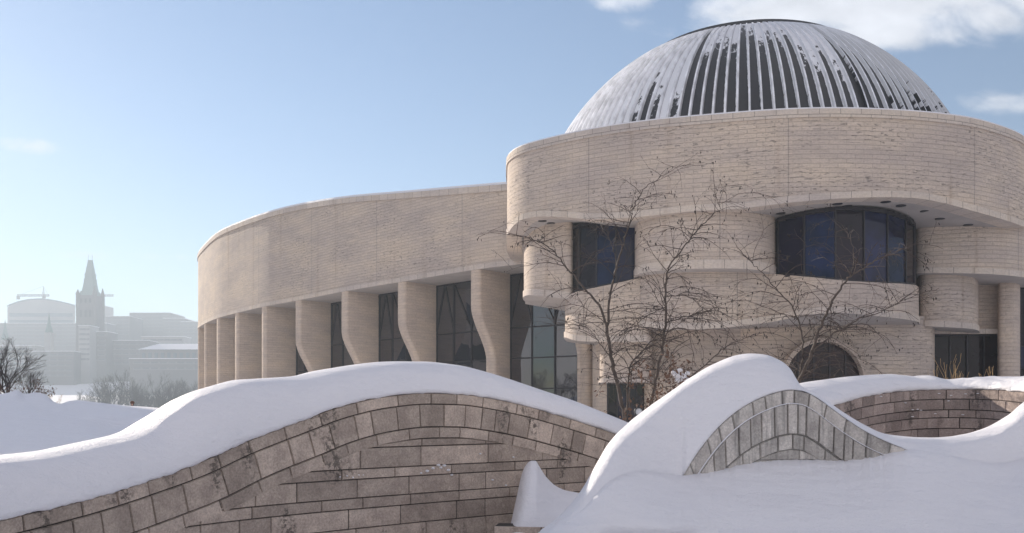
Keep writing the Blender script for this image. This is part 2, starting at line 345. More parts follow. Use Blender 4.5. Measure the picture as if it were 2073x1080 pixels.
# ------------------------------------------------------------------ ground (snow covered, one sheet to the horizon)
ycrest_f = Tab([(-900, 700), (-300, 772), (0, 797), (20, 794), (33, 788), (50, 797), (72, 794), (95, 799), (106, 811), (120, 818), (135, 813), (155, 810), (200, 815), (260, 822), (300, 825), (350, 830), (400, 835), (470, 845), (700, 900)])
ycs_f = Tab([(-900, 700), (-300, 772), (0, 800), (60, 804), (120, 812), (200, 816), (300, 825), (400, 835), (470, 845), (700, 900)])
def ground_z(px, Y):
    base = -.3*(1-sstep(15, 19, Y))
    if Y > 120: base = lerp(0, -13, sstep(125, 175, Y))
    if Y > 360: base = lerp(-13, 6, sstep(370, 430, Y))
    if Y > 430: base = lerp(6, 30, sstep(480, 760, Y))
    if px < 700 and Y < 60:
        Yw = float(np.interp(px, [-900, -260, 0, 200, 400, 600, 860], [6.5, 7.3, 8.5, 9.4, 10.5, 11.6, 13.0]))
        L = (1 - sstep(480, 700, px))*sstep(Yw+.3, Yw+1.6, Y)
        zc = ZR(ycs_f(px), 28)+(ZR(ycrest_f(px), 28)-ZR(ycs_f(px), 28))*sstep(22.5, 27.5, Y)
        if Y < 28:
            t = max(0, (Y-10.5)/17.5)
            z0 = ZR(925, 11)
            f = lerp(z0, zc, t**.8)
            if px > 150:                                   # terrace edge near the lit patch
                e = sstep(150, 260, px)
                f += e*(.16*sstep(16.4, 17.6, Y+.5*math.sin(px*.02)) - .10*sstep(12, 16.5, Y))*(1-sstep(18, 28, Y))
            f += .03*mnoise.noise(Vector((px*.006, Y*.3, 0)))*sstep(11, 14, Y)
            if px < 130: f += .07*mnoise.noise(Vector((px*.02, Y*.22, 5)))*sstep(17, 24, Y)*(1-sstep(26, 28, Y))
        else:
            f = lerp(zc, .3, sstep(28, 40, Y))
        return lerp(base, f, L*(1-sstep(44, 60, Y)))
    return base
pxs = sorted(set(list(np.arange(-3200, -200, 150.)) + list(np.arange(-200, 760, 7.)) + list(np.arange(760, 2300, 60.)) + list(np.arange(2300, 5200, 150.))))
Ys = list(np.arange(1.0, 10, 1.0)) + list(np.arange(10, 31, .45)) + list(np.arange(31, 62, 1.6)) + [70, 90, 120, 130, 140, 150, 162, 175, 200, 260, 330, 370, 385, 400, 415, 430, 480, 520, 560, 600, 650, 700, 760, 900, 1200, 2000, 4000, 9000]
g = MB()
g.grid([[(*G(px, Y), ground_z(px, Y)) for px in pxs] for Y in Ys], smooth=True)
# land behind the camera
g.grid([[(x, y, -.3) for x in (-3000, -300, -60, -2, 2, 60, 300, 3000)] for y in (-3000, -300, -60, -10, .95)], smooth=True)
for sx in (-1, 1): g.grid([[(sx*3.3, .95, -.31), (sx*3000, .95, -.31)], [(sx*3.3, 1.02, -.31), (sx*3000, 900, -.31)]], smooth=False)
tag(g.build('snow_ground', SNOW), kind='structure')

# ------------------------------------------------------------------ masonry helper
class Wall:
    def __init__(s, pts, n=40):
        s.pl = catmull(pts, n); s.s = [0]
        for i in range(1, len(s.pl)): s.s.append(s.s[-1]+math.dist(s.pl[i][:2], s.pl[i-1][:2]))
        s.px = np.interp; s.L = s.s[-1]
        s.X = [p[0] for p in s.pl]; s.Y = [p[1] for p in s.pl]
    def at(s, q, off=0):
        x = np.interp(q, s.s, s.X); y = np.interp(q, s.s, s.Y); e = .15
        dx = np.interp(q+e, s.s, s.X)-np.interp(q-e, s.s, s.X); dy = np.interp(q+e, s.s, s.Y)-np.interp(q-e, s.s, s.Y); l = math.hypot(dx, dy) or 1
        return x+dy/l*off, y-dx/l*off
    def s_of_px(s, px):
        r = [CX+F*x/y for x, y in zip(s.X, s.Y)]; return float(np.interp(px, r, s.s))
    def Yof(s, q): return float(np.interp(q, s.s, s.Y))
def block(mb, W, s0, s1, zlo, zhi, proud, ztop=None, slope=None, tone=.5, gap=.0045, bev=.008):
    n = max(2, int((s1-s0)/.12)+1)
    ss = [s0+gap]+[lerp(s0+gap+bev, s1-gap-bev, i/(n-1)) for i in range(n)]+[s1-gap]
    rows = [[] for _ in range(4)]; uv = [[] for _ in range(4)]
    jit = random.uniform(-.006, .006)
    for i, q in enumerate(ss):
        a, b = zlo(q)+gap, zhi(q)-gap
        if b < a+.004: b = a+.004
        bb = min(bev, (b-a)*.4)
        for r, z in enumerate((a, a+bb, b-bb, b)):
            o = proud+jit if (0 < r < 3 and 0 < i < len(ss)-1) else -.002
            qq = q+((ztop(q)-z)*slope(q) if slope else 0)
            x, y = W.at(qq, o); rows[r].append((x, y, z)); uv[r].append((qq, z))
    mb.grid(rows, uv, 0, smooth=False)
    for k in range(1, 3*(len(ss)-1)+1): mb.tone[-k] = tone
def run(mb, W, sa, sb, zlo, zhi, wmin, wmax, proud, ztop=None, slope=None, minh=.03):
    q = sa
    while q < sb:
        wd = random.uniform(wmin, wmax); e = min(sb, q+wd)
        if sb-e < wmin*.5: e = sb
        mid = (q+e)/2
        if max(zhi(q)-zlo(q), zhi(mid)-zlo(mid), zhi(e)-zlo(e)) > minh: block(mb, W, q, e, zlo, zhi, proud, ztop, slope, random.random())
        q = e
def backing(mb, W, sa, sb, ztop, zbot, depth, m=0):
    n = int((sb-sa)/.12); ss = [lerp(sa, sb, i/n) for i in range(n+1)]
    out = [W.at(q, 0) for q in ss]; inn = [W.at(q, -depth) for q in ss]
    mb.ribbon(out, inn, [ztop(q)-.012 for q in ss], zbot, m, smooth=False)
def snow_cover(mb, W, pxa, pxb, step, zs, zc, prof, fade=None):
    """pillow of snow along a wall: prof = list of (offset, fraction of snow height)"""
    rows = [[] for _ in prof]; px = pxa
    while px <= pxb:
        q = W.s_of_px(px); a = zs(px, q); h = zc(px, q)-a
        for k, (o, t) in enumerate(prof):
            o2 = o*(fade(px) if fade else 1)
            x, y = W.at(q, o2)
            rows[k].append((x, y, a+h*t+(.022*mnoise.noise(Vector((q*5.5, 1, k*.2)))+.012*mnoise.noise(Vector((q*17, 2, 0))) if 0 < k < 3 else 0)+.012*mnoise.noise(Vector((q*1.3, k*.6, 3)))*(1 if 0 < k < len(prof)-1 else 0)))
        px += step
    mb.grid(rows, smooth=True)

# ------------------------------------------------------------------ wall 1: long wave wall, left to centre
W1 = Wall([G(-260, 7.3), G(-120, 7.9), G(0, 8.5), G(200, 9.4), G(400, 10.5), G(600, 11.6), G(860, 13.0), G(1067, 14.2), G(1255, 15.4), G(1420, 16.4)])
yt1 = Tab([(-260, 1110), (-120, 1082), (0, 1053), (100, 1030), (200, 1004), (300, 973), (400, 938), (500, 893), (600, 855), (700, 820), (780, 803), (860, 796), (930, 798), (1000, 808), (1067, 823), (1150, 847), (1255, 882), (1420, 940)])
yc1 = Tab([(-260, 955), (-100, 940), (0, 930), (80, 921), (160, 911), (240, 896), (320, 878), (360, 862), (400, 832), (450, 800), (500, 782), (540, 772), (590, 769), (640, 765), (700, 752), (770, 742), (850, 735), (900, 735), (960, 741), (1020, 754), (1067, 768), (1130, 789), (1190, 808), (1250, 832), (1290, 848), (1420, 905)])
px_of = lambda W, q: CX+F*W.at(q)[0]/W.at(q)[1]
S1 = [lerp(0, W1.L, i/260) for i in range(261)]; Z1 = [ZR(yt1(px_of(W1, q)), W1.Yof(q)) for q in S1]
zt1 = lambda q: float(np.interp(q, S1, Z1)); sl1 = lambda q: (zt1(q+.15)-zt1(q-.15))/.3
wall = thing('stone_wave_wall', 'long brown granite wall with a rising and falling top under thick snow, left and centre foreground', 'wall', (*W1.at(W1.L/2), 0))
mb = MB(); a1, a2, a3 = .165, .50, .665
run(mb, W1, 0, W1.L, lambda q: zt1(q)-a1, zt1, .38, .68, .022, zt1, sl1)
run(mb, W1, 0, W1.L, lambda q: zt1(q)-a2, lambda q: zt1(q)-a1, .26, .52, .036, zt1, sl1)
run(mb, W1, 0, W1.L, lambda q: zt1(q)-a3, lambda q: zt1(q)-a2, .34, .62, .026, zt1, sl1)
z = 1.62; k = 0
hs = [.15, .30, .29, .14, .26, .15, .27, .30, .15, .28, .2, .3, .3]
while z > -.6:
    h = hs[k % len(hs)]; lo, hi = z-h, z
    run(mb, W1, random.uniform(-.3, 0)+.3, W1.L, lambda q, lo=lo: lo, lambda q, hi=hi: min(hi, zt1(q)-a3), .45, 1.25, .014+.008*(k % 2))
    z = lo; k += 1
mb.build('masonry', GRAN, wall)
mb = MB(); backing(mb, W1, 0, W1.L, zt1, -.6, .7); mb.build('core', MORT, wall)
mb = MB()
snow_cover(mb, W1, -250, 1415, 6, lambda px, q: zt1(q)-.004, lambda px, q: ZR(yc1(px), W1.Yof(q)+.62*sstep(-100, 500, px)+.3),
           [(-.05, 0), (.035, .005), (.062, .05), (.055, .14), (.03, .28), (-.01, .42), (-.07, .57), (-.15, .70), (-.25, .82), (-.36, .91), (-.48, .968), (-.60, .997), (-.72, 1.0), (-.85, .975), (-1.0, .92), (-1.2, .80), (-1.45, .58), (-1.7, .2), (-1.9, -.4), (-2.1, -1.6)])
mb.build('snow_cap', SNOW, wall)
mb = MB()                                                     # thin line of snow lying on the projecting course
for sa, sb in ():
    n = int((sb-sa)/.1)
    rows = [[], [], [], []]
    for i in range(n+1):
        q = lerp(sa, sb, i/n); e = .004+.022*mnoise.noise(Vector((q*2.3, 0, 0)))
        for r, (o, dz) in enumerate(((.018, -.004), (.037, -.006), (.036, e*.2-.005), (.02, e*.25))):
            x, y = W1.at(q, o); rows[r].append((x, y, zt1(q)-a1+dz))
    mb.grid(rows)
mb = MB(); random.seed(5)                                    # patches of snow caught on the rough face
def lump(mb, c, r, fl=.6):
    c = Vector(c); n = 8; rows = []
    for j in range(6):
        th = math.pi*j/5
        rows.append([c+Vector((r*math.sin(th)*math.cos(2*math.pi*i/n), r*.6*math.sin(th)*math.sin(2*math.pi*i/n), r*fl*math.cos(th)))*(1+.35*mnoise.noise(Vector((i*1.3, j*1.7, c.x*9)))) for i in range(n)])
    mb.grid(rows, closed=True, smooth=True)
for (px, py, r) in ((862, 954, .032), (874, 948, .03), (885, 942, .03), (897, 943, .032), (905, 952, .03), (912, 962, .022), (890, 947, .026), (686, 966, .012), (700, 964, .016), (712, 967, .018), (724, 962, .014), (733, 962, .012), (995, 972, .022), (1022, 983, .02), (1037, 926, .02), (970, 919, .02), (1115, 1012, .02), (850, 958, .02)):
    q = W1.s_of_px(px); x, y = W1.at(q, .03); lump(mb, (x, y, ZR(py, y)), r)
mb.build('snow_patches', SNOW, wall)

# ------------------------------------------------------------------ snow drift in front of wall 1, and the low footing under it
ysp = Tab([(1012, 1120), (1030, 1075), (1045, 1010), (1058, 955), (1066, 940), (1076, 933), (1084, 933), (1092, 945), (1105, 965), (1125, 984), (1145, 993), (1170, 998), (1210, 1012), (1260, 1040)])
mb = MB(); cols = list(np.arange(1012, 1262, 3.)); rows = []
for (t, Yv) in ((-.15, 11.9), (0, 12.0), (.15, 12.2), (.35, 12.45), (.55, 12.7), (.75, 12.95), (.88, 13.1), (.96, 13.25), (1, 13.4), (.97, 13.6), (.8, 13.9), (.3, 14.1), (-.3, 14.2)):
    rows.append([P(px, lerp(1082, min(ysp(px), 1081), t), Yv-.25*math.sin(min(1, max(0, t))*math.pi)) for px in cols])
mb.grid(rows, smooth=True)
tag(mb.build('snow_drift', SNOW), 'pointed sail shaped snow drift leaning on the face of the long brown wall', 'snow drift')
WL = Wall([G(1000, 12.1), G(1100, 12.0), G(1260, 11.9)])
foot = thing('low_stone_kerb', 'low dark stone kerb below the pointed snow drift at the bottom edge', 'kerb', (*WL.at(.8), 0))
ztl = lambda q: ZR(1067, 12)
mb = MB(); run(mb, WL, 0, WL.L, lambda q: ztl(q)-.2, ztl, .4, .8, .02); run(mb, WL, 0, WL.L, lambda q: ztl(q)-.5, lambda q: ztl(q)-.2, .4, .8, .02); mb.build('masonry', GRAN, foot)
mb = MB(); backing(mb, WL, 0, WL.L, ztl, -.3, .4); mb.build('core', MORT, foot)

# ------------------------------------------------------------------ wall 2: small pale wave wall inside the snow mound
W2 = Wall([G(1370, 10.55), G(1450, 10.75), G(1560, 10.95), G(1640, 11.0), G(1740, 11.05), G(1850, 11.05)])
ya2 = Tab([(1370, 985), (1383, 963), (1400, 934), (1420, 905), (1450, 869), (1480, 841), (1510, 820), (1540, 805), (1575, 793), (1600, 789), (1622, 791), (1650, 803), (1680, 824), (1710, 846), (1750, 872), (1790, 892), (1835, 910), (1850, 915)])
yb2 = Tab([(1383, 963), (1420, 957), (1460, 950), (1500, 941), (1540, 935), (1580, 932), (1640, 931), (1700, 932), (1750, 927), (1790, 919), (1835, 911)])
S2 = [lerp(0, W2.L, i/120) for i in range(121)]; Z2 = [ZR(ya2(px_of(W2, q)), W2.Yof(q)) for q in S2]
zt2 = lambda q: float(np.interp(q, S2, Z2)); sl2 = lambda q: (zt2(q+.08)-zt2(q-.08))/.16
wall2 = thing('curved_stone_wall', 'small pale grey arch topped wall half buried in the right hand snow mound', 'wall', (*W2.at(W2.L/2), 0))
mb = MB(); random.seed(3)
slh = lambda q: sl2(q)*.3
run(mb, W2, 0, W2.L, lambda q: zt2(q)-.17*math.sqrt(1+sl2(q)**2*.8), zt2, .15, .30, .02, zt2, slh)
run(mb, W2, 0, W2.L, lambda q: zt2(q)-.55, lambda q: zt2(q)-.17*math.sqrt(1+sl2(q)**2*.8), .11, .19, .034, zt2, lambda q: sl2(q)*.06)
run(mb, W2, 0, W2.L, lambda q: zt2(q)-.74, lambda q: zt2(q)-.55, .16, .3, .022, zt2, lambda q: sl2(q)*.1)
z = 1.22
for k in range(7):
    run(mb, W2, 0, W2.L, lambda q, z=z: z-.14, lambda q, z=z: min(z, zt2(q)-.74), .3, .6, .012); z -= .14
mb.build('masonry', GRAN2, wall2)
mb = MB(); backing(mb, W2, 0.02, W2.L-.02, zt2, .3, .3); mb.build('core', plain('grey_joint', (.22, .21, .195), .95), wall2)
mb = MB(); rows = [[], [], [], []]
for i in range(70):
    q = lerp(.12, W2.L-.25, i/69)
    for r, (o, dz) in enumerate(((.014, -.006), (.036, -.006), (.034, .002), (.018, .006))):
        x, y = W2.at(q, o); rows[r].append((x, y, zt2(q)-.17*math.sqrt(1+sl2(q)**2*.8)+dz))
mb.grid(rows); mb.build('ledge_snow', SNOW, wall2)

# ------------------------------------------------------------------ foreground snow bank and mound (one sheet, folds behind wall 2)
yc2 = Tab([(900, 1400), (1000, 1180), (1050, 1115), (1090, 1083), (1140, 1040), (1180, 990), (1210, 937), (1235, 897), (1270, 861), (1300, 836), (1350, 800), (1400, 765), (1450, 737), (1490, 721), (1520, 716), (1550, 719), (1580, 731), (1600, 748), (1612, 768), (1622, 783), (1650, 796), (1680, 817), (1710, 839), (1750, 864), (1790, 881), (1850, 886), (1900, 887), (1950, 882), (2000, 867), (2040, 844), (2073, 815), (2150, 760), (2300, 700), (2600, 650)])
Yc2 = Tab([(900, 8.4), (1000, 8.5), (1090, 9.4), (1180, 10.0), (1235, 10.6), (1300, 11.15), (1400, 11.5), (1520, 11.75), (1600, 11.65), (1630, 11.45), (1700, 11.4), (1850, 11.6), (1950, 11.9), (2073, 12.4), (2300, 13), (2600, 13)])
Yb2 = Tab([(900, 7.9), (1000, 8.1), (1090, 8.9), (1235, 9.8), (1383, 10.62), (1500, 10.88), (1600, 11.0), (1835, 11.08), (2073, 11.6), (2600, 12)])
Yn2 = Tab([(900, 7.5), (1090, 8.5), (1180, 8.9), (1235, 9.2), (1400, 9.4), (1600, 9.45), (2073, 9.6), (2600, 9.6)])
wx = [900, 930, 960]+list(np.arange(990, 2120, 3.5))+list(np.arange(2130, 2600, 12.))
sb = [[] for _ in range(58)]
for px in wx:
    yc, Yc, Yb = yc2(px), Yc2(px), Yb2(px)
    inside = 1383 < px < 1835
    t1 = sstep(1180, 1383, px)*(1-sstep(1835, 2150, px))
    mid = lerp(1090, yc, .58)
    yb = yb2(px)+(2.2*mnoise.noise(Vector((px*.06, 0, 0)))+1.6*mnoise.noise(Vector((px*.19, 4, 0))))*min(1, (px-1383)/40, (1835-px)/40) if inside else lerp(mid, 963 if px < 1600 else 911, t1)
    ya = ya2(px)+2 if inside else yb
    if yb < yc+2: yb = yc+2
    if ya < yc+1: ya = yc+1
    Yn = Yn2(px)
    A = P(px, 1096, Yn); B = P(px, yb, Yb); tin = sstep(1380, 1388, px)*(1-sstep(1826, 1838, px)); Yw = W2.Yof(W2.s_of_px(px)) if 1365 < px < 1855 else Yb; Yf = lerp(Yb, Yw, sstep(1365, 1383, px)*(1-sstep(1835, 1855, px))); B = P(px, yb, Yf-.01); Bi = P(px, yb, Yf+.012+.2*tin); Ci = P(px, ya+2*tin, Yf+.014+.2*tin); Cc = P(px, ya-2.0*tin, Yf+.016-.045*tin); D = P(px, yc, Yc)
    A0 = P(px, 1190, Yn-1.3); A0.z = max(A0.z, -.05)
    wl_ = sstep(1080, 1140, px)*(1-sstep(1330, 1500, px)); A1 = A.lerp(B, .33).lerp(P(px, 1060, 9.25), wl_*.85)
    front = catmull([(A0.x*.55, A0.y*.55, -.36), tuple(A0), tuple(A), tuple(A1), tuple(B)], 5)
    e = min(1, (D-Cc).length)
    tb = sstep(1230, 1500, px)*(1-sstep(1800, 1900, px))
    m1 = Cc.lerp(D, .33)+Vector((0, -.02*e, .04*e))*tb; kk = min(1, max(0, (ya-yc)/90)); m2 = P(px, yc+lerp(20, 13, tb)*kk, Yc-.42*kk-.02); m1 = Cc.lerp(m2, .5)+Vector((0, -.03*kk, .03*kk))
    # keep the crest the highest seen line
    for mm in (m1, m2):
        lim = EYE+(HY-(yc+3))/F*mm.y; mm.z = min(mm.z, lim)
    dx = D.x/D.y
    back = [D, Vector((dx*(Yc+.25), Yc+.25, D.z-.01)), Vector((dx*(Yc+.7), Yc+.7, D.z-.22)), Vector((dx*(Yc+1.3), Yc+1.3, D.z-.9)), Vector((dx*(Yc+1.9), Yc+1.9, -.1 if D.z < 2.6 else .1))]
    up = catmull([tuple(Cc), tuple(m1), tuple(m2)]+[tuple(q) for q in back], 5)
    col = front+[tuple(Bi), tuple(Ci)]+up
    for k, q in enumerate(col[:58]):
        sb[k].append(q)
sb = [r for r in sb if r]
def rough(r, k):
    out = []
    for p in r:
        v = Vector(p); a = .022*mnoise.noise(v*1.1)+.006*mnoise.noise(v*4.3)+.014*mnoise.noise(Vector((v.x*.7+v.y*.6, v.y*3.1, 7)))*(1-sstep(10.6, 11.2, v.y))
        if v.y < 9.6: a += .030*mnoise.noise(Vector((v.x*1.2, v.y*4, 1)))+.012*mnoise.noise(v*9)
        if 19 <= k <= 26: a = 0
        out.append((v.x, v.y, v.z+a))
    return out
mb = MB(); mb.grid([rough(r, k) for k, r in enumerate(sb)], smooth=True)
tag(mb.build('snow_bank', SNOW), kind='structure')

# ------------------------------------------------------------------ wall 3: concave basin wall at right
W3 = Wall([G(1600, 14.0), G(1650, 14.6), G(1697, 15.2), G(1740, 15.8), G(1800, 16.4), G(1880, 16.8), G(1960, 16.6), G(2020, 16.0), G(2070, 15.2), G(2130, 14.0), G(2180, 13.0)])
yt3 = Tab([(1600, 850), (1650, 833), (1697, 818), (1740, 805), (1800, 795), (1860, 790), (1950, 788), (2010, 789), (2073, 794), (2180, 805)])
yc3 = Tab([(1600, 835), (1640, 797), (1660, 789), (1700, 779), (1740, 770), (1790, 763), (1850, 758), (1880, 762), (1900, 760), (1925, 768), (1960, 764), (2010, 765), (2040, 762), (2073, 763), (2180, 755)])
S3 = [lerp(0, W3.L, i/120) for i in range(121)]; Z3 = [ZR(yt3(px_of(W3, q)), W3.Yof(q)) for q in S3]
zt3 = lambda q: float(np.interp(q, S3, Z3))
wall3 = thing('basin_wall', 'concave dark block wall ringing the hollow at the right edge', 'wall', (*W3.at(W3.L/2), 0))
mb = MB(); random.seed(8); zl = 0
for k in range(9):
    h = (.19, .2, .15, .2, .2, .17, .2, .2, .2)[k]
    run(mb, W3, 0, W3.L, lambda q, a=zl+h: zt3(q)-a, lambda q, a=zl: zt3(q)-a, .34, .7, .02+.006*(k % 2)); zl += h
mb.build('masonry', GRAN3, wall3)
mb = MB(); backing(mb, W3, 0, W3.L, zt3, .0, .4); mb.build('core', MORT, wall3)
mb = MB()
snow_cover(mb, W3, 1602, 2176, 5, lambda px, q: zt3(q)-.003, lambda px, q: ZR(yc3(px), W3.Yof(q)+.7)+(.03*mnoise.noise(Vector((px*.09, 0, 0))) if px > 1870 else 0),
           [(-.05, 0), (.03, .0), (.05, .08), (.02, .28), (-.08, .52), (-.22, .75), (-.4, .91), (-.58, .985), (-.72, 1.0), (-.95, .93), (-1.3, .7), (-1.8, .2), (-2.3, -.8), (-2.6, -2)])
mb.build('snow_cap', SNOWC, wall3)
mb = MB()
for (px, py) in ((1845, 830), (1855, 829), (1862, 831), (1845, 844), (1900, 797), (1925, 801), (1982, 797), (1956, 798), (1892, 838), (1830, 816), (1780, 803), (1950, 840), (1920, 812)):
    q = W3.s_of_px(px); x, y = W3.at(q, .03); lump(mb, (x, y, ZR(py, y)), .03, .3)
mb.build('snow_patches', SNOW, wall3)

# ------------------------------------------------------------------ the museum
MUS = thing('museum_building', 'curving limestone museum with a ribbed snowy dome, round bays and a long pier fronted wing', 'building', (10, 46, 0))
def part(mb, name, mats, parent=None): return mb.build(name, mats, parent or MUS)
E0 = EYE
# rotunda parapet band
ring = catmull([(-.25, 48.6), (-.1, 47.0), (.55, 45.6), (1.9, 44.3), (3.9, 42.85), (6.1, 41.75), (8.4, 41.0), (12.5, 40.05), (16.0, 40.0), (19.6, 40.65), (22.5, 41.9), (25.9, 44.6), (28.6, 49.2), (29.5, 55), (28, 62), (24, 67.5), (17, 71), (9, 69), (3, 63.5), (.4, 56), (-.2, 52)], 8, closed=True)
zbT = Tab([(1030, 475), (1036, 464), (1048, 452), (1066, 443), (1100, 439), (1150, 441), (1200, 445), (1280, 441), (1400, 429), (1500, 423), (1600, 411), (1700, 403), (1790, 400), (1850, 402), (1900, 410), (1950, 423), (2000, 437), (2050, 452), (2073, 460), (2200, 470)])
def zb_ring(p):
    if p[1] > 50 or p[0] > 26.5: return 9.2+E0
    px = CX+F*p[0]/p[1]; z = ZR(zbT(max(1030, px)), p[1])
    t = sstep(48.2, 50, p[1]) if p[0] < 5 else sstep(25.6, 26.5, p[0])
    return lerp(z, 9.2+E0, t)
ZB = [zb_ring(p) for p in ring]; ZT = 13.55+E0
# ring runs left -> front -> right; right-hand side of travel is outward? outward = towards the camera at the front
def out(pl, d, closed=True): return offset(pl, d, closed)
mb = MB(); mb.ribbon(ring, out(ring, -.8), ZT-.38, [z+.30 for z in ZB], closed=True); band = part(mb, 'parapet_wall', LIME)
mb = MB(); mb.ribbon(out(ring, .07), out(ring, -.82), [ZT]*len(ring), ZT-.38, closed=True); part(mb, 'coping', TRIM)
mb = MB(); mb.ribbon(out(ring, .05), out(ring, -.82), [z+.30 for z in ZB], ZB, closed=True); part(mb, 'bottom_course', TRIM)
mb = MB(); mb.ribbon(out(ring, .03), out(ring, -.7), ZT+.07, ZT+.002, closed=True); part(mb, 'snow_strip', SNOW)
cxr, cyr = 14.6, 55.5
def scaled(t): return [(lerp(p[0], cxr, t), lerp(p[1], cyr, t)) for p in ring]
mb = MB()
rows = []
for t in (.02, .1, .2, .32, .45, .6):
    pl = scaled(t); tt = sstep(.1, .7, t); rows.append([(p[0], p[1], lerp(z+.01, 9.5+E0, tt)) for p, z in zip(pl, ZB)])
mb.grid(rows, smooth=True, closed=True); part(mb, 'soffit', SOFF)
mb = MB(); rows = [[(p[0], p[1], 12.9+E0) for p in scaled(.03)], [(p[0], p[1], 13.1+E0) for p in scaled(.5)]]; mb.grid(rows, closed=True, smooth=False); part(mb, 'ring_roof', SNOW)
# dome
DC = Vector((14.645, 56, 10.02+E0)); DR = 13.28; NP = 132; NR = 46; p0, p1 = 27.0, 78.0
cov = Tab([(-180, 95), (-66, 95), (-50, 88), (-42, 70), (-33, 57), (-18, 47), (5, 46), (20, 42), (38, 40), (55, 38), (75, 42), (95, 50), (140, 90), (180, 95)])
random.seed(21)
mb = MB(); uvs = []; rows = []
fr = [0, .16, .17, .215, .99]
rr = [.17, .16, -.01, 0, 0]
covv = []
cvp = [cov(((k+.5)/NP*360+180) % 360-180)+random.gauss(0, 7)+(-12 if random.random() < .18 else 0) for k in range(NP)]
for j in range(NR+1):
    pol = R(lerp(p0, p1, j/NR)); row = []; uvr = []
    for k in range(NP):
        for a, h in zip(fr, rr):
            az = 2*math.pi*(k+a)/NP; r = DR+h*min(1, .1+j/6)
            row.append(DC+Vector((math.sin(az)*math.sin(pol), -math.cos(az)*math.sin(pol), math.cos(pol)))*r)
            uvr.append((k+a+.0001, lerp(p0, p1, j/NR)))
    uvr.append((NP, uvr[-1][1]))
    rows.append(row); uvs.append(uvr)
mb.grid(rows, uvs, 0, smooth=False, closed=True, mf=lambda j, i: (1, 1, 2, 0, 0)[i % 5])
# cover attribute via tone
mb.tone = [cvp[(i % (NP*5))//5]/100.0 for j in range(NR) for i in range(NP*5)]
def dome_mat():
    m, n, l, b = mat('dome_panels'); uv = n.new('ShaderNodeUVMap'); sp = n.new('ShaderNodeSeparateXYZ'); l.new(uv.outputs[0], sp.inputs[0])
    at = n.new('ShaderNodeAttribute'); at.attribute_name = 'tone'
    fx = nm(n, l, 'FRACT', sp.outputs[0]); idx = nm(n, l, 'FLOOR', sp.outputs[0])
    cover = nm(n, l, 'MULTIPLY', at.outputs['Fac'], 100.0)
    cb = n.new('ShaderNodeCombineXYZ'); l.new(nm(n, l, 'MULTIPLY', sp.outputs[0], 1.6), cb.inputs[0]); l.new(nm(n, l, 'MULTIPLY', sp.outputs[1], .36), cb.inputs[1])
    nz = nnode(n, 'ShaderNodeTexNoise', Scale=1.0, Detail=7.0, Roughness=.68); l.new(cb.outputs[0], nz.inputs['Vector'])
    # distance to the rib (0 at the rib, .5 mid panel); snow keeps along the ribs and tapers
    e = nm(n, l, 'ABSOLUTE', nm(n, l, 'SUBTRACT', fx, .55))      # .45 near ribs, 0 mid
    edge = mrange(n, l, e, .27, .46, 0, 30)
    bias = nm(n, l, 'MULTIPLY', nm(n, l, 'SUBTRACT', nz.outputs[0], .5), 48.0)
    d = nm(n, l, 'ADD', nm(n, l, 'SUBTRACT', cover, sp.outputs[1]), nm(n, l, 'ADD', edge, bias))
    s = mrange(n, l, d, -.8, 1.2)
    nz2 = nnode(n, 'ShaderNodeTexNoise', Scale=2.2, Detail=5.0); l.new(cb.outputs[0], nz2.inputs['Vector'])
    dk = mixc(n, l, nz2.outputs[0], (.008, .008, .011), (.025, .024, .030))
    l.new(mixc(n, l, s, dk, (.78, .79, .82)), b.inputs['Base Color'])
    l.new(mrange(n, l, s, 0, 1, .45, .6), b.inputs['Roughness'])
    bp = nnode(n, 'ShaderNodeBump', Strength=.6, Distance=.08); l.new(s, bp.inputs['Height']); l.new(bp.outputs[0], b.inputs['Normal'])
    return m
RIBM = plain('dome_rib', (.74, .75, .78), .5, .1, bump=.2, var=.25, bscale=1.5)
dome = part(mb, 'dome_roof', [dome_mat(), RIBM, plain('dome_rib_shade', (.30, .30, .32), .5)])  # grey strip beside each rib is its shade line put into the colour
r0 = DR*math.sin(R(p0)); zt0 = DC.z+DR*math.cos(R(p0))
mb = MB(); mb.lathe((DC.x, DC.y, zt0), [(r0-.3, -.20), (r0+.20, -.16), (r0+.25, .06), (r0+.18, .10), (r0-.5, .10)], 96); part(mb, 'cap_ring', METAL, dome)
mb = MB(); mb.lathe((DC.x, DC.y, zt0), [(r0+.12, .105), (r0-.1, .14), (r0-1.5, .18), (0.01, .22)], 64); part(mb, 'snow_cap', SNOW, dome)
# inner core of the rotunda so nothing is seen through
core = scaled(.34)
mb = MB(); mb.ribbon(core, scaled(.4), 9.6+E0, -.3, closed=True); part(mb, 'inner_wall', LIMEF)

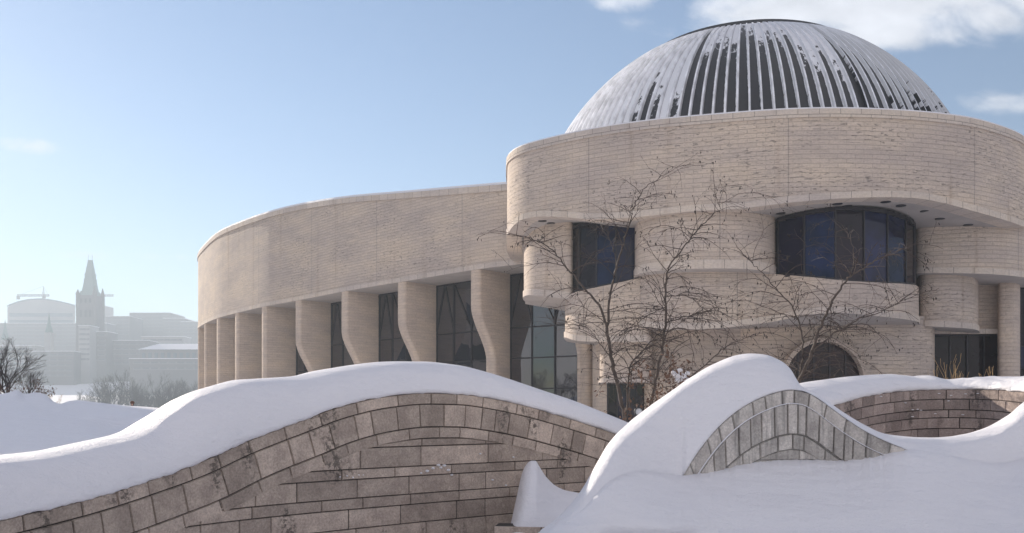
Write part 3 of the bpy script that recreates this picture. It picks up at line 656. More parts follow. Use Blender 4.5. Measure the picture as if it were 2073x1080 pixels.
def tier(name, pts, zt, zb, back=50.0, m=LIME, trim=.42, n=6, soff=True, proud=.06, trimtop=0):
    """rounded stone volume: pts (px, Y), zt / zb = absolute z or list of relative-to-eye z per control point"""
    k = len(pts)
    T = zt if hasattr(zt, '__len__') else [zt]*k; B = zb if hasattr(zb, '__len__') else [zb]*k
    c = catmull([(*G(a, b), t+E0, q+E0) for (a, b), t, q in zip(pts, T, B)], n)
    pl = [(p[0], p[1]) for p in c]; zts = [p[2] for p in c]; zbs = [p[3] for p in c]
    bl = (pl[-1][0]+.02*(back-pl[-1][1]), back); br_ = (pl[0][0]+.0, back)
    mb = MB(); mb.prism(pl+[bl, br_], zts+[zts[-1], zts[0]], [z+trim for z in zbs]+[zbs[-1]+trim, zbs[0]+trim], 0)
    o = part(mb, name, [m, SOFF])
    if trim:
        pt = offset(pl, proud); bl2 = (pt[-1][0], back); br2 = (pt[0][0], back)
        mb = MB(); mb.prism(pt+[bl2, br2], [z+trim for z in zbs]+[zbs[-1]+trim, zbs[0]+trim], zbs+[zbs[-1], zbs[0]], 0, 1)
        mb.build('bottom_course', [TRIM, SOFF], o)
    if trimtop:
        pt = offset(pl, proud*.6); mb = MB(); mb.ribbon(pt, offset(pl, -.3), [z for z in zts], [z-trimtop for z in zts], 0, ends=True); mb.build('top_course', TRIM, o)
    return o
def glazing(name, pts, zt, zb, npan, matg=GLASS, n=6, hor=(), inset=.0, fw=.07, diag=False, top=.10):
    k = len(pts); T = zt if hasattr(zt, '__len__') else [zt]*k; B = zb if hasattr(zb, '__len__') else [zb]*k
    c = catmull([(*G(a, b), t+E0, q+E0) for (a, b), t, q in zip(pts, T, B)], n)
    return glazing_w(name, c, npan, matg, hor, fw, diag, top)
def glazing_w(name, c, npan, matg=GLASS, hor=(), fw=.07, diag=False, top=.10, parent=None):
    pl = [(p[0], p[1]) for p in c]; s = [0]
    for i in range(1, len(pl)): s.append(s[-1]+math.dist(pl[i], pl[i-1]))
    X = [p[0] for p in c]; Y = [p[1] for p in c]; T = [p[2] for p in c]; B = [p[3] for p in c]
    at = lambda q: (float(np.interp(q, s, X)), float(np.interp(q, s, Y)))
    zT = lambda q: float(np.interp(q, s, T)); zB = lambda q: float(np.interp(q, s, B))
    mb = MB(); fm = MB()
    for i in range(npan):                                   # flat panes between mullions, each set at its own slight angle
        a, b = s[-1]*i/npan, s[-1]*(i+1)/npan; pa, pb = at(a), at(b)
        j1, j2 = random.uniform(-.012, .012), random.uniform(-.012, .012)
        hz = [0]+list(hor)+[1]
        dx, dy = pb[0]-pa[0], pb[1]-pa[1]; l = math.hypot(dx, dy); nx, ny = dy/l, -dx/l
        for h0, h1 in zip(hz, hz[1:]):
            j3 = random.uniform(-.01, .01)
            v = [(pa[0]+nx*j1, pa[1]+ny*j1, lerp(zB(a), zT(a), h0)), (pb[0]+nx*j2, pb[1]+ny*j2, lerp(zB(b), zT(b), h0)), (pb[0]+nx*(j2+j3), pb[1]+ny*(j2+j3), lerp(zB(b), zT(b), h1)), (pa[0]+nx*(j1+j3), pa[1]+ny*(j1+j3), lerp(zB(a), zT(a), h1))]
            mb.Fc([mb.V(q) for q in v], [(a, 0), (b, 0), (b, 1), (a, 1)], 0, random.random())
        if diag:
            for (u0, v0, u1, v1) in ((0, .72, .5, 1.0), (1, .72, .5, 1.0)) if i % 2 == 0 else ((0, 1.0, 1, .72),):
                A = Vector((lerp(pa[0], pb[0], u0)+nx*.05, lerp(pa[1], pb[1], u0)+ny*.05, lerp(zB(a), zT(a), v0))); Bv = Vector((lerp(pa[0], pb[0], u1)+nx*.05, lerp(pa[1], pb[1], u1)+ny*.05, lerp(zB(b), zT(b), v1)))
                fm.tube([A, Bv], .035, 4)
    g_ = mb.build(name, matg, parent or MUS)
    for i in range(npan+1):
        q = s[-1]*i/npan; p = at(q); e = at(min(s[-1], q+.1)); f = at(max(0, q-.1)); rz = math.atan2(e[1]-f[1], e[0]-f[0])
        fm.box((p[0], p[1], (zT(q)+zB(q))/2), (fw, .14, zT(q)-zB(q)), rz)
    hh = [0]+list(hor)+[1]
    for h in hh:
        m_ = 24
        for i in range(m_):
            a, b = s[-1]*i/m_, s[-1]*(i+1)/m_; pa, pb = at(a), at(b); za = lerp(zB(a), zT(a), h); zb_ = lerp(zB(b), zT(b), h)
            t = top if h == 1 else fw
            fm.box(((pa[0]+pb[0])/2, (pa[1]+pb[1])/2, (za+zb_)/2-(t/2 if h == 1 else -t/2 if h == 0 else 0)), (math.dist(pa, pb)+.02, .11, t+abs(za-zb_)), math.atan2(pb[1]-pa[1], pb[0]-pa[0]))
    fm.build('window_frame', FRAME, g_)
    return g_
# upper drum and the stone under it
tier('round_bay', [(1284, 46), (1286, 44.2), (1296, 42.8), (1340, 41.75), (1420, 41.2), (1500, 41.25), (1545, 41.95), (1566, 42.9), (1571, 44.0), (1570, 46)], 9.75, 6.55, trimtop=0)
tier('apron_wall', [(1288, 46), (1292, 44.4), (1310, 43.2), (1380, 42.3), (1470, 42.1), (1540, 42.6), (1575, 42.9), (1640, 41.75), (1710, 41.35), (1780, 41.85), (1838, 42.9), (1858, 44.2), (1860, 46)],
     [6.6, 6.6, 6.6, 6.6, 6.6, 6.6, 6.55, 6.25, 6.02, 6.0, 6.08, 6.15, 6.15], [4.06, 4.06, 4.0, 3.82, 3.9, 4.15, 4.3, 4.48, 4.5, 4.4, 4.34, 4.34, 4.34], trim=.3)
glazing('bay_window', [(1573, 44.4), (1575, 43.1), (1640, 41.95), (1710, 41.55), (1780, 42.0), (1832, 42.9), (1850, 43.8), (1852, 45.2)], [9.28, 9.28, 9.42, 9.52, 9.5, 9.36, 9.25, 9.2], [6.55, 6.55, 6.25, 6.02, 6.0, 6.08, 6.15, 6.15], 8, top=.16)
# left oriel
tier('oriel_wall', [(1066, 51), (1061, 49.8), (1062, 48.7), (1072, 47.6), (1098, 46.8), (1130, 46.4), (1159, 46.1), (1160, 48)], 9.9, [6.2, 6.2, 6.2, 6.15, 6.0, 5.85, 5.75, 5.75], back=52, trim=.35)
glazing('corner_window', [(1159, 47.2), (1160, 46.2), (1172, 45.4), (1195, 44.9), (1240, 44.65), (1286, 44.6)], [9.5]*6, [6.05, 6.05, 6.1, 6.15, 6.3, 6.5], 5, top=.12)
tier('lower_bay', [(1152, 51), (1146, 49.5), (1144, 47.6), (1150, 46.2), (1172, 45.2), (1230, 44.5), (1290, 43.9), (1312, 43.8), (1318, 46)], [5.9, 5.9, 5.9, 5.92, 6.05, 6.25, 6.5, 6.55, 6.55], [3.9, 3.9, 3.88, 3.75, 3.5, 3.4, 3.35, 3.4, 3.4], back=51, trim=.3)
# right tiers
tier('upper_round_bay', [(1850, 47), (1853, 45.6), (1862, 45.0), (1900, 44.5), (1980, 44.1), (2045, 44.4), (2085, 45.6), (2092, 48.0)], 9.6, [6.95, 6.95, 6.92, 6.85, 6.76, 6.7, 6.7, 6.7], trim=.3)
tier('lower_round_bay', [(1856, 48), (1859, 46.4), (1868, 45.5), (1905, 45.0), (1948, 45.1), (1972, 45.9), (1980, 47.0), (1981, 48)], 7.0, [4.35, 4.35, 4.3, 4.2, 4.15, 4.15, 4.15, 4.15], back=50, trim=.3)
# ground-floor wall with arch opening and the block above the door
c = [G(1318, 46.9), G(1325, 46.2), G(1400, 45.7), G(1500, 45.6), G(1580, 45.4), G(1680, 45.0), G(1780, 44.9), G(1870, 45.4), G(1890, 46.0), G(1892, 48.4)]
pl = catmull(c, 6); mb = MB(); mb.prism(pl+[(pl[-1][0], 50), (pl[0][0], 50)], 4.8+E0, -1); part(mb, 'ground_floor_wall', LIME)
tier('door_canopy', [(1214, 50), (1214, 47.0), (1218, 45.9), (1240, 45.4), (1300, 45.2), (1318, 45.4), (1321, 46.5), (1322, 47)], 3.6, 1.41, back=50, trim=.22)
glazing('entrance_door', [(1230, 47.2), (1308, 47.2)], 1.45, -1.65, 4, top=.12)
mb = MB(); pl = catmull([G(1304, 48), G(1305, 46.8), G(1316, 46.3), G(1330, 46.6)], 5); mb.prism(pl+[(pl[-1][0], 50), (pl[0][0], 50)], 1.5+E0, -1); part(mb, 'door_pier', LIMEF)
# recess wall, window, pier, tall glazing at right
mb = MB(); mb.prism([G(1885, 48.2), G(2045, 48.2), G(2045, 50), G(1885, 50)], 7.0+E0, 4.12+E0, smooth=False); part(mb, 'recess_wall', LIMEF)
mb = MB(); mb.prism([G(1888, 47.9), G(2034, 47.9), G(2034, 48.6), G(1888, 48.6)], 4.38+E0, 4.11+E0, smooth=False); part(mb, 'lintel', TRIM)
glazing('ground_floor_window', [(1888, 48.3), (2026, 48.3)], 4.12, -1.0, 4, matg=GLASS2, top=.1)
pl = catmull([G(2018, 49.5), G(2020, 47.8), G(2026, 47.2), G(2050, 47.0), G(2062, 47.3), G(2065, 48.0), G(2065, 49.5)], 5)
mb = MB(); mb.prism(pl, 7.2+E0, -1); part(mb, 'stone_pier', LIMEF)
glazing('tall_window', [(2064, 48.6), (2098, 48.6)], 6.9, -1.6, 3, hor=(.3, .45, .6), top=.1)
# arched opening with projecting hood
AC = P(1665, 0, 44.7).x; az_ = 1.45+E0; ar = 1.95
mb = MB(); gl = MB(); n = 28
for k in range(n):
    t0, t1 = math.pi*k/n, math.pi*(k+1)/n
    def ap(r, t, y): return (AC+r*math.cos(t), y, az_+r*math.sin(t))
    a = [mb.V(ap(ar, t0, 44.35)), mb.V(ap(ar, t1, 44.35)), mb.V(ap(ar+.20, t1, 44.35)), mb.V(ap(ar+.20, t0, 44.35)), mb.V(ap(ar, t0, 45.2)), mb.V(ap(ar, t1, 45.2)), mb.V(ap(ar+.20, t1, 45.2)), mb.V(ap(ar+.20, t0, 45.2))]
    for q in ((0, 1, 2, 3), (1, 0, 4, 5), (3, 2, 6, 7)): mb.Fc([a[i] for i in q], [(k*.2, 0), (k*.2+.2, 0), (k*.2+.2, .4), (k*.2, .4)], smooth=False)
for sx in (-1, 1): mb.box((AC+sx*(ar+.10), 44.775, az_-1.6), (.20, .85, 3.2))
part(mb, 'arch_surround', LIMEF)
ctr = gl.V((AC, 44.85, az_))
rim = [gl.V((AC+ar*math.cos(math.pi*k/n), 44.85, az_+ar*math.sin(math.pi*k/n))) for k in range(n+1)]
for k in range(n): gl.Fc([ctr, rim[k], rim[k+1]])
lo = [gl.V((AC-ar, 44.85, -.5)), gl.V((AC+ar, 44.85, -.5))]; gl.Fc([lo[0], lo[1], rim[0], ctr, rim[-1]])
ag = part(gl, 'arched_window', GLASS2)
fm = MB()
for x in (-1.2, -.4, .4, 1.2): fm.box((AC+x, 44.82, (az_+math.sqrt(ar*ar-x*x)-.5)/2), (.07, .08, az_+math.sqrt(ar*ar-x*x)+.5))
fm.box((AC, 44.82, az_), (2*ar, .08, .09)); fm.build('window_frame', FRAME, ag)
# downlights in the soffit
for (px, Yd) in ((1580, 42.2), (1695, 41.0), (1715, 41.6), (1793, 41.0), (1824, 41.7), (1873, 42.2), (1903, 43.0), (1960, 43.8), (1115, 46.5), (1085, 47.6), (1098, 45.9)):
    x, y = G(px, Yd); zz = None
    best = min(range(len(ring)), key=lambda i: math.dist(ring[i], (x, y))); d = math.dist(ring[best], (x, y)); rr_ = math.dist(ring[best], (cxr, cyr)); t = d/rr_
    zz = lerp(ZB[best]+.01, 9.5+E0, sstep(.1, .7, t))
    mb = MB(); mb.lathe((x, y, zz), [(.001, -.035), (.2, -.035), (.23, -.03), (.23, .2)], 16); mb.build('downlight', METAL, MUS)

# ------------------------------------------------------------------ the wing
wing = [G(1060, 54.6), G(972, 56.6), G(820, 62), G(703, 67), G(608, 72.6), G(540, 76.8), G(481, 82.2), G(441, 87), G(415, 92.6), G(401, 98.5), (-35.9, 103), (-35.6, 110), (-32, 118)]
ytw = Tab([(398, 560), (401, 528), (415, 497), (441, 473), (481, 454), (540, 433), (608, 416), (703, 401), (820, 391), (972, 378), (1027, 373), (1060, 371)])
wtop = []
for p in wing[:10]:
    px = CX+F*p[0]/p[1]; wtop.append(ZR(ytw(px), p[1]))
wtop[9] = wtop[8]; wtop += [wtop[8]]*3
ext = [(9.5, 49.0), (5.2, 51.2)]
wing = ext+wing; wtop = [13.2+E0, 13.4+E0]+wtop
WC = catmull([(*p, z) for p, z in zip(wing, wtop)], 10); wpl = [(p[0], p[1]) for p in WC]; wz = [p[2] for p in WC]
wb = 8.98+E0
# travel is right -> left, so outward (towards the camera) is the left-hand side: offset negative
wo = lambda d: offset(wpl, -d)
mb = MB(); mb.ribbon(wo(0)[::-1], wo(-3.3)[::-1], [z-.4 for z in wz][::-1], wb+.32, ms=0); part(mb, 'wing_fascia', LIME)
mb = MB(); mb.ribbon(wo(.08)[::-1], wo(-3.3)[::-1], wz[::-1], [z-.4 for z in wz][::-1]); part(mb, 'wing_coping', TRIM)
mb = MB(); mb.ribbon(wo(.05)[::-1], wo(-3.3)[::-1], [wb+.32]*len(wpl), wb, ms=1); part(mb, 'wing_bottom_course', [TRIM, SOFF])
mb = MB(); mb.ribbon(wo(.02)[::-1], wo(-3.2)[::-1], [z+.16 for z in wz][::-1], [z+.003 for z in wz][::-1]); part(mb, 'snow_strip', SNOW)
# roof behind the fascia
mb = MB(); inn = wo(-3.0); mb.grid([[(p[0], p[1], z-.5) for p, z in zip(inn, wz)], [(p[0]+12, p[1]+9, z-.5) for p, z in zip(inn, wz)]], smooth=False); part(mb, 'wing_roof', SNOW)
# back wall of the wing (closes the hall)
sw = [0]
for i in range(1, len(wpl)): sw.append(sw[-1]+math.dist(wpl[i], wpl[i-1]))
gpl = wo(-2.95)
def wing_at(q, d=0):
    pl = wo(-d) if d else wpl
    return float(np.interp(q, sw, [p[0] for p in pl])), float(np.interp(q, sw, [p[1] for p in pl]))
def s_at(px):
    r = [CX+F*p[0]/p[1] for p in wpl]; k = range(len(r)); 
    return float(np.interp(-px, [-v for v in r[:110]], sw[:110]))
fins = []
for px, drop, curve in ((1152, 6.7, 1), (972, 6.7, 1), (820, 6.3, 1), (703, 6.0, 1), (608, 5.7, 1), (538, 3.0, .8), (482, 1, 0), (443, 1, 0), (416, 1, 0), (401.5, 1, 0)):
    if px == 1152:
        s0 = s_at(972)-7.3
    else: s0 = s_at(px)
    fins.append(s0)
    ox, oy = wing_at(s0); ix, iy = wing_at(s0, 2.95); e = .1
    tx, ty = wing_at(s0+e)[0]-wing_at(s0-e)[0], wing_at(s0+e)[1]-wing_at(s0-e)[1]; l = math.hypot(tx, ty); tx /= l; ty /= l
    dx, dy = ix-ox, iy-oy; L = math.hypot(dx, dy); dx /= L; dy /= L
    mb = MB(); th = .95; rows = []; uvs = []
    zs = [wb-.002-i*(wb+1.5)/44 for i in range(45)]
    for z in zs:
        zr = z-E0; c_ = curve*1.42*sstep(drop, drop-3.5, zr)
        prof = [(L+.05, 0), (c_+.16, 0), (c_+.03, .10), (c_, .3), (c_, th-.3), (c_+.03, th-.10), (c_+.16, th), (L+.05, th)]
        rows.append([(ox+dx*(a)+tx*b_, oy+dy*(a)+ty*b_, z) for a, b_ in prof])
        uvs.append([(3.0-a if k < 4 else 3.5+a, z) for k, (a, b_) in enumerate(prof)])
    mb.grid(rows, uvs, smooth=True, flip=True)
    part(mb, 'pier', LIMEF)
# glass bays between the fins
bounds = fins
zb_g = -1.2
for i in range(len(bounds)-1):
    a, b = bounds[i+1], bounds[i]                           # a further left
    c = []
    for k in range(9):
        q = lerp(a, b, k/8); x, y = wing_at(q, 2.9); c.append((x, y, wb-.03, zb_g))
    glazing_w('window_bay', c, 4, GLASSW, hor=(.18, .36, .53, .70), fw=.09, diag=True, top=.12)

# ------------------------------------------------------------------ off to the left: unseen block added to throw shade over the snow field
nb = thing('shade_block', 'unseen block added left of the plaza to shade the snow field', 'building', (-93.8, 80.6, 0))
mb = MB(); mb.box((-93.8, 80.6, 18.6), (54, 14, 40), R(SUN_AZ)); mb.build('wall', LIME, nb)
mb = MB(); mb.box((-93.8, 80.6, 38.95), (53.9, 14, .5), R(SUN_AZ)); mb.build('roof', SNOW, nb)
for k in range(5):
    mb = MB(); mb.box((-93.8+7.02*math.sin(R(SUN_AZ)), 80.6-7.02*math.cos(R(SUN_AZ)), 4+k*7.5), (50, .12, 3), R(SUN_AZ)); mb.build('window', GLASS, nb)
# ------------------------------------------------------------------ trees
BARK = plain('birch_bark', (.075, .055, .045), .8, bump=.3, var=.4, bscale=9); TWIG = plain('twig', (.05, .032, .026), .75); POD = plain('seed_pod', (.018, .012, .010), .8)
BARKL = plain('grey_bark', (.13, .10, .085), .8, bump=.3, var=.5, bscale=7)
def rv(a=1): return Vector((random.gauss(0, 1), random.gauss(0, 1), random.gauss(0, 1)))*a
def twig(mb, pods, p, d, L, r, lvl, grav=.16):
    n = max(3, int(L/.16)); pts = [p.copy()]; d = d.normalized(); st = L/n
    for i in range(n):
        d = (d+rv(.11)+Vector((0, 0, -grav*(.35+i/n)))).normalized(); p = p+d*st; pts.append(p.copy())
    mb.tube(pts, [lerp(r, r*.35, i/n) for i in range(n+1)], 3 if lvl else 4, cap=False)
    if lvl < 2:
        for _ in range((int(L*3.6) if lvl == 0 else int(L*4))):
            k = random.randint(1, n-1); a = (pts[k+1]-pts[k]).normalized()
            sd = (a*.9+rv(.55)+Vector((0, 0, .10))).normalized()
            twig(mb, pods, pts[k], sd, L*random.uniform(.22, .5), r*.6, lvl+1, grav*1.1)
    if pods is not None and random.random() < (.24 if lvl else .4):
        q = pts[-1]
        for _ in range(random.choice((1, 1, 2, 3))):
            c = q+rv(.025); l = random.uniform(.03, .065); w_ = random.uniform(.009, .015)
            pods.tube([c, c+Vector((0, 0, -l*.35)), c+Vector((random.uniform(-.01, .01), 0, -l))], [w_*.4, w_, w_*.3], 5)
def stem_tree(name, label, stems, seed, r0=.045, dens=5.0, tl=(.8, 2.0), group=None, zbase=0.0, bark=None):
    random.seed(seed); wb_, tw, pods = MB(), MB(), MB(); b0 = P(*stems[0][0][0])
    t = thing(name, label, 'tree', (b0.x, b0.y, 0), group)
    for pts, ra, rb in stems:
        c = catmull([tuple(P(*q)) for q in pts], 6); c = [Vector(q)+rv(.012) for q in c]; n = len(c)
        wb_.tube(c, [lerp(ra, rb, (i/(n-1))**.8) for i in range(n)], 7)
        L = sum((c[i+1]-c[i]).length for i in range(n-1)); cnt = int(L*dens*1.12)
        for _ in range(cnt):
            k = random.randint(1, n-2)
            if c[k].z < 2.1: continue
            a = (c[k+1]-c[k]).normalized(); sd = random.choice((-1, 1))
            d = a*random.uniform(.2, .8)+Vector((random.gauss(0, .9)+sd*.35, random.gauss(0, .8), random.uniform(-.1, .5)))
            rr2 = lerp(ra, rb, k/(n-1)); f = 1-.45*k/n
            twig(tw, pods, c[k], d, random.uniform(*tl)*f, min(.0095, rr2*.5+.003), 0)
    wb_.build('trunk', bark or BARK, t); tw.build('twigs', TWIG, t)
    if pods.v: tag(pods.build('seed_pods', POD, t), kind='stuff')
    return t
gT = 'bare trees before the museum'
stem_tree('bare_tree', 'slim forked bare tree, leftmost of the three before the museum, one arm reaching far left', [
    ([(1284, 975, 21), (1270, 880, 21), (1262, 830, 21), (1246, 765, 21), (1236, 715, 21), (1229, 662, 21)], .060, .040),
    ([(1229, 662, 21), (1212, 620, 20.9), (1185, 585, 20.8), (1150, 545, 20.7), (1118, 507, 20.6), (1085, 487, 20.5), (1045, 476, 20.4), (985, 466, 20.3)], .034, .004),
    ([(1229, 662, 21), (1234, 610, 21.1), (1243, 560, 21.1), (1257, 510, 21.2), (1270, 466, 21.2), (1284, 420, 21.3), (1300, 388, 21.3), (1330, 362, 21.4), (1386, 334, 21.5)], .036, .004),
    ([(1240, 730, 21), (1215, 695, 20.7), (1190, 665, 20.5), (1165, 652, 20.3), (1140, 650, 20.2)], .014, .003)], 4, dens=5.5, group=gT)
stem_tree('bare_tree', 'tall upright bare tree with a dense drooping tangle, middle of the three before the museum', [
    ([(1270, 980, 20.5), (1300, 870, 20.5), (1312, 835, 20.5), (1328, 770, 20.5), (1340, 705, 20.5), (1347, 650, 20.5), (1347, 600, 20.5), (1350, 560, 20.5), (1358, 535, 20.5), (1385, 500, 20.4), (1412, 465, 20.4), (1440, 438, 20.3), (1460, 425, 20.3)], .052, .007),
    ([(1460, 425, 20.3), (1452, 408, 20.3), (1450, 385, 20.3), (1470, 378, 20.2)], .007, .003),
    ([(1283, 980, 20.4), (1270, 880, 20.4), (1269, 830, 20.4), (1272, 770, 20.4), (1280, 735, 20.4), (1305, 705, 20.4), (1335, 675, 20.5)], .034, .014),
    ([(1290, 980, 20.3), (1277, 880, 20.3), (1276, 810, 20.3), (1277, 760, 20.3), (1284, 735, 20.3)], .026, .012),
    ([(1347, 655, 20.5), (1380, 643, 20.2), (1420, 633, 20), (1455, 620, 19.8)], .016, .004),
    ([(1347, 672, 20.5), (1385, 665, 20.8), (1400, 700, 21), (1408, 745, 21)], .014, .004),
    ([(1350, 600, 20.5), (1390, 600, 20.2), (1425, 625, 20), (1450, 650, 19.9)], .012, .003),
    ([(1347, 625, 20.5), (1310, 640, 20.2), (1280, 665, 20), (1240, 700, 20)], .012, .003)], 9, dens=8.0, group=gT)
stem_tree('bare_tree', 'low bare sapling arching right from behind the big snow mound toward the arch', [
    ([(1290, 960, 19), (1320, 850, 19), (1370, 790, 19), (1420, 745, 19), (1460, 710, 19), (1500, 688, 19), (1552, 672, 19)], .026, .004)], 15, dens=6.0, tl=(.4, 1.1), group=gT)
stem_tree('bare_tree', 'rightmost bare tree, forking wide in front of the large bay window', [
    ([(1560, 985, 20), (1590, 860, 20), (1615, 780, 20), (1640, 725, 20), (1658, 670, 20), (1680, 620, 20), (1705, 580, 20), (1722, 560, 20), (1760, 535, 19.9), (1790, 520, 19.9), (1840, 500, 19.8)], .058, .006),
    ([(1722, 560, 20), (1728, 520, 20.1), (1722, 490, 20.1), (1714, 462, 20.2)], .012, .004),
    ([(1618, 775, 20), (1625, 720, 20.2), (1622, 670, 20.3), (1605, 625, 20.4), (1575, 590, 20.4), (1545, 555, 20.5), (1520, 530, 20.5), (1490, 500, 20.5)], .030, .004),
    ([(1645, 712, 20), (1690, 675, 19.8), (1735, 650, 19.6), (1775, 635, 19.5), (1830, 608, 19.4), (1900, 585, 19.3)], .024, .004),
    ([(1622, 670, 20.3), (1590, 640, 20.1), (1560, 625, 20), (1530, 615, 20)], .010, .003),
    ([(1640, 725, 20), (1680, 715, 20.3), (1700, 740, 20.3), (1712, 780, 20.3)], .012, .004)], 27, dens=6.5, group=gT)
# snowy brown shrub behind the mound
def shrub(name, label, c, n, h, seed, mt, leaf=None, spread=.8, cat='shrub'):
    random.seed(seed); t = thing(name, label, cat, c); mb = MB(); lf = MB()
    for _ in range(n):
        p = Vector(c)+Vector((random.gauss(0, .12*spread), random.gauss(0, .12), 0)); d = Vector((random.gauss(0, .55*spread), random.gauss(0, .4), 1.2))
        q = [p]; 
        for i in range(6): d = d+rv(.12); p = p+d.normalized()*h/6*random.uniform(.8, 1.1); q.append(p.copy())
        mb.tube(q, [.010*(1-i/8) for i in range(7)], 3, cap=False)
        for i in range(2, 7):
            for _ in range(3):
                e = q[i]+(rv(.5)+Vector((0, 0, .4))).normalized()*random.uniform(.1, .3)*h/1.3; mb.tube([q[i], (q[i]+e)/2+rv(.02), e], [.004, .003, .002], 3, cap=False)
                if leaf:
                    for _ in range(3):
                        o = e+rv(.05); a, b_ = rv(.03), rv(.03); lf.Fc([lf.V(o), lf.V(o+a), lf.V(o+a+b_), lf.V(o+b_)])
    mb.build('stems', mt, t)
    if leaf: tag(lf.build('leaves', leaf, t), kind='stuff')
    return t
DRY = plain('dry_leaf', (.13, .07, .045), .9, var=.4, bscale=5); STRAW = plain('straw', (.36, .24, .12), .8, var=.3, bscale=4)
sh = shrub('brown_shrub', 'rusty leaved shrub holding a clump of snow behind the left flank of the big mound', tuple(P(1362, 905, 18.5)), 16, 1.75, 31, TWIG, DRY, .9)
mb = MB(); random.seed(2)
for (px, py, r) in ((1372, 760, .10), (1382, 763, .09), (1365, 755, .07), (1392, 756, .06), (1376, 750, .06), (1386, 768, .09), (1374, 770, .08)): lump(mb, P(px, py, 18.3), r, .7)
mb.build('snow_clump', SNOW, sh)
# dry grass tufts standing behind the basin wall
for i, (px, lab) in enumerate(((1897, 'short dry straw tuft behind the basin wall, leftmost, before the left edge of the brown window'), (1925, 'tallest dry straw tuft behind the basin wall, before the left pane of the brown window'), (1944, 'reddish dry straw tuft behind the basin wall, right of the tallest one'), (1983, 'sparse dry straw tuft behind the basin wall, before the right pane of the brown window'), (2012, 'leaning dry straw tuft behind the basin wall, rightmost, before the stone pier'))):
    random.seed(50+i); c = P(px, 775, 18.6); t0_ = thing('dry_grass', lab, 'grass tuft', tuple(c), 'dry grass tufts behind the basin wall'); mb = MB()
    for _ in range((7, 15, 12, 6, 8)[i]):
        d = Vector((random.gauss(.05, .16), random.gauss(0, .15), 1)); L = random.uniform(.18, (.50, .72, .5, .42, .45)[i]); p = c+Vector((random.gauss(0, .05), random.gauss(0, .05), -.1))
        q = [p+d*L*k/4+Vector((.05*L*(k/4)**2*random.choice((-1, 1)), 0, 0)) for k in range(5)]; mb.tube(q, [.005, .0045, .004, .0035, .004], 3, cap=False)
    mb.build('stalks', STRAW, t0_)
# little round spotlight at the foot of the trees
c = P(1293, 834, 16.6); sp = thing('spotlight', 'small round spotlight on a stake at the foot of the bare trees', 'lamp', (c.x, c.y, 0))
mb = MB(); n = 20
def ringz(r, y): return [(c.x+r*math.cos(2*math.pi*k/n), c.y+y, c.z+r*math.sin(2*math.pi*k/n)) for k in range(n)]
mb.grid([ringz(.001, .10), ringz(.05, .10), ringz(.085, .03), ringz(.088, -.04), ringz(.072, -.045), ringz(.068, -.02), ringz(.06, 0)], closed=True); mb.build('lamp_housing', METAL, sp)
mb = MB(); mb.grid([ringz(.066, -.022), ringz(.04, -.035), ringz(.001, -.04)], closed=True); mb.build('lens', plain('frosted_lens', (.55, .56, .58), .15), sp)
mb = MB(); mb.tube([(c.x, c.y+.04, 0), (c.x, c.y+.04, c.z-.08)], .015, 6); mb.build('stake', METAL, sp)

# bare round tree and neighbours beyond the snow crest at left
def fan_tree(name, label, base, H, seed, mt, r=.14, depth=6, spread=.5, group=None, first=.28, nsub=(2, 3), shrink=.76, up=.12, cat='tree'):
    random.seed(seed); t = thing(name, label, cat, tuple(base), group); tr, tw = MB(), MB()
    def rec(p, d, L, r_, lv):
        n = 3; pts = [p]
        for i in range(n): d = (d+rv(.06)+Vector((0, 0, up*.5))).normalized(); p = p+d*L/n; pts.append(p)
        (tr if lv < 3 else tw).tube(pts, [lerp(r_, r_*.72, i/n) for i in range(n+1)], 5 if lv < 2 else 3, cap=False)
        if lv >= depth: return
        for _ in range(random.randint(*nsub)+(1 if lv < 2 else 0)):
            s_ = rv(1); s_ -= d*s_.dot(d); s_.normalize()
            rec(p if random.random() < .6 else pts[2], (d+s_*spread*random.uniform(.6, 1.3)).normalized(), L*shrink*random.uniform(.8, 1.12), r_*.64, lv+1)
    rec(Vector(base), Vector((0, 0, 1)), H*first, r, 0)
    tr.build('trunk', mt, t); tw.build('crown', mt, t); return t
TB = plain('dark_bark', (.04, .033, .032), .9)
gL = 'bare trees beyond the left snow crest'
def Bz(px, Y, z): x, y = G(px, Y); return (x, y, z)
fan_tree('bare_tree', 'round crowned bare tree beyond the snow crest near the left edge', Bz(22, 46, 1.3), 5.9, 5, TB, r=.085, depth=7, group=gL, spread=.50, first=.17, nsub=(2, 3), shrink=.83, up=.06)
fan_tree('bare_tree', 'thin bare tree cut by the left picture edge beyond the snow crest', Bz(-16, 48, 1.2), 5.6, 6, TB, r=.07, depth=7, group=gL, first=.17, shrink=.82, up=.08)
fan_tree('bare_tree', 'low bare tree right of the round crowned one near the left edge', Bz(60, 47, 1.4), 3.9, 12, TB, r=.05, depth=7, group=gL, first=.16, shrink=.82, spread=.5)
shrub('brown_shrub', 'rust brown shrub on the left snow crest under the round bare tree', Bz(68, 44, 1.9), 22, 1.15, 41, TWIG, DRY, 3.0)
shrub('brown_shrub', 'rust brown shrub at the left picture edge on the snow crest', Bz(4, 44, 1.9), 12, 1.0, 42, TWIG, DRY, 2.0)
shrub('yellow_shrub', 'sparse yellowish shrub at the right foot of the left snow mound', Bz(102, 43, 1.75), 9, .75, 43, STRAW, None, 1.6)
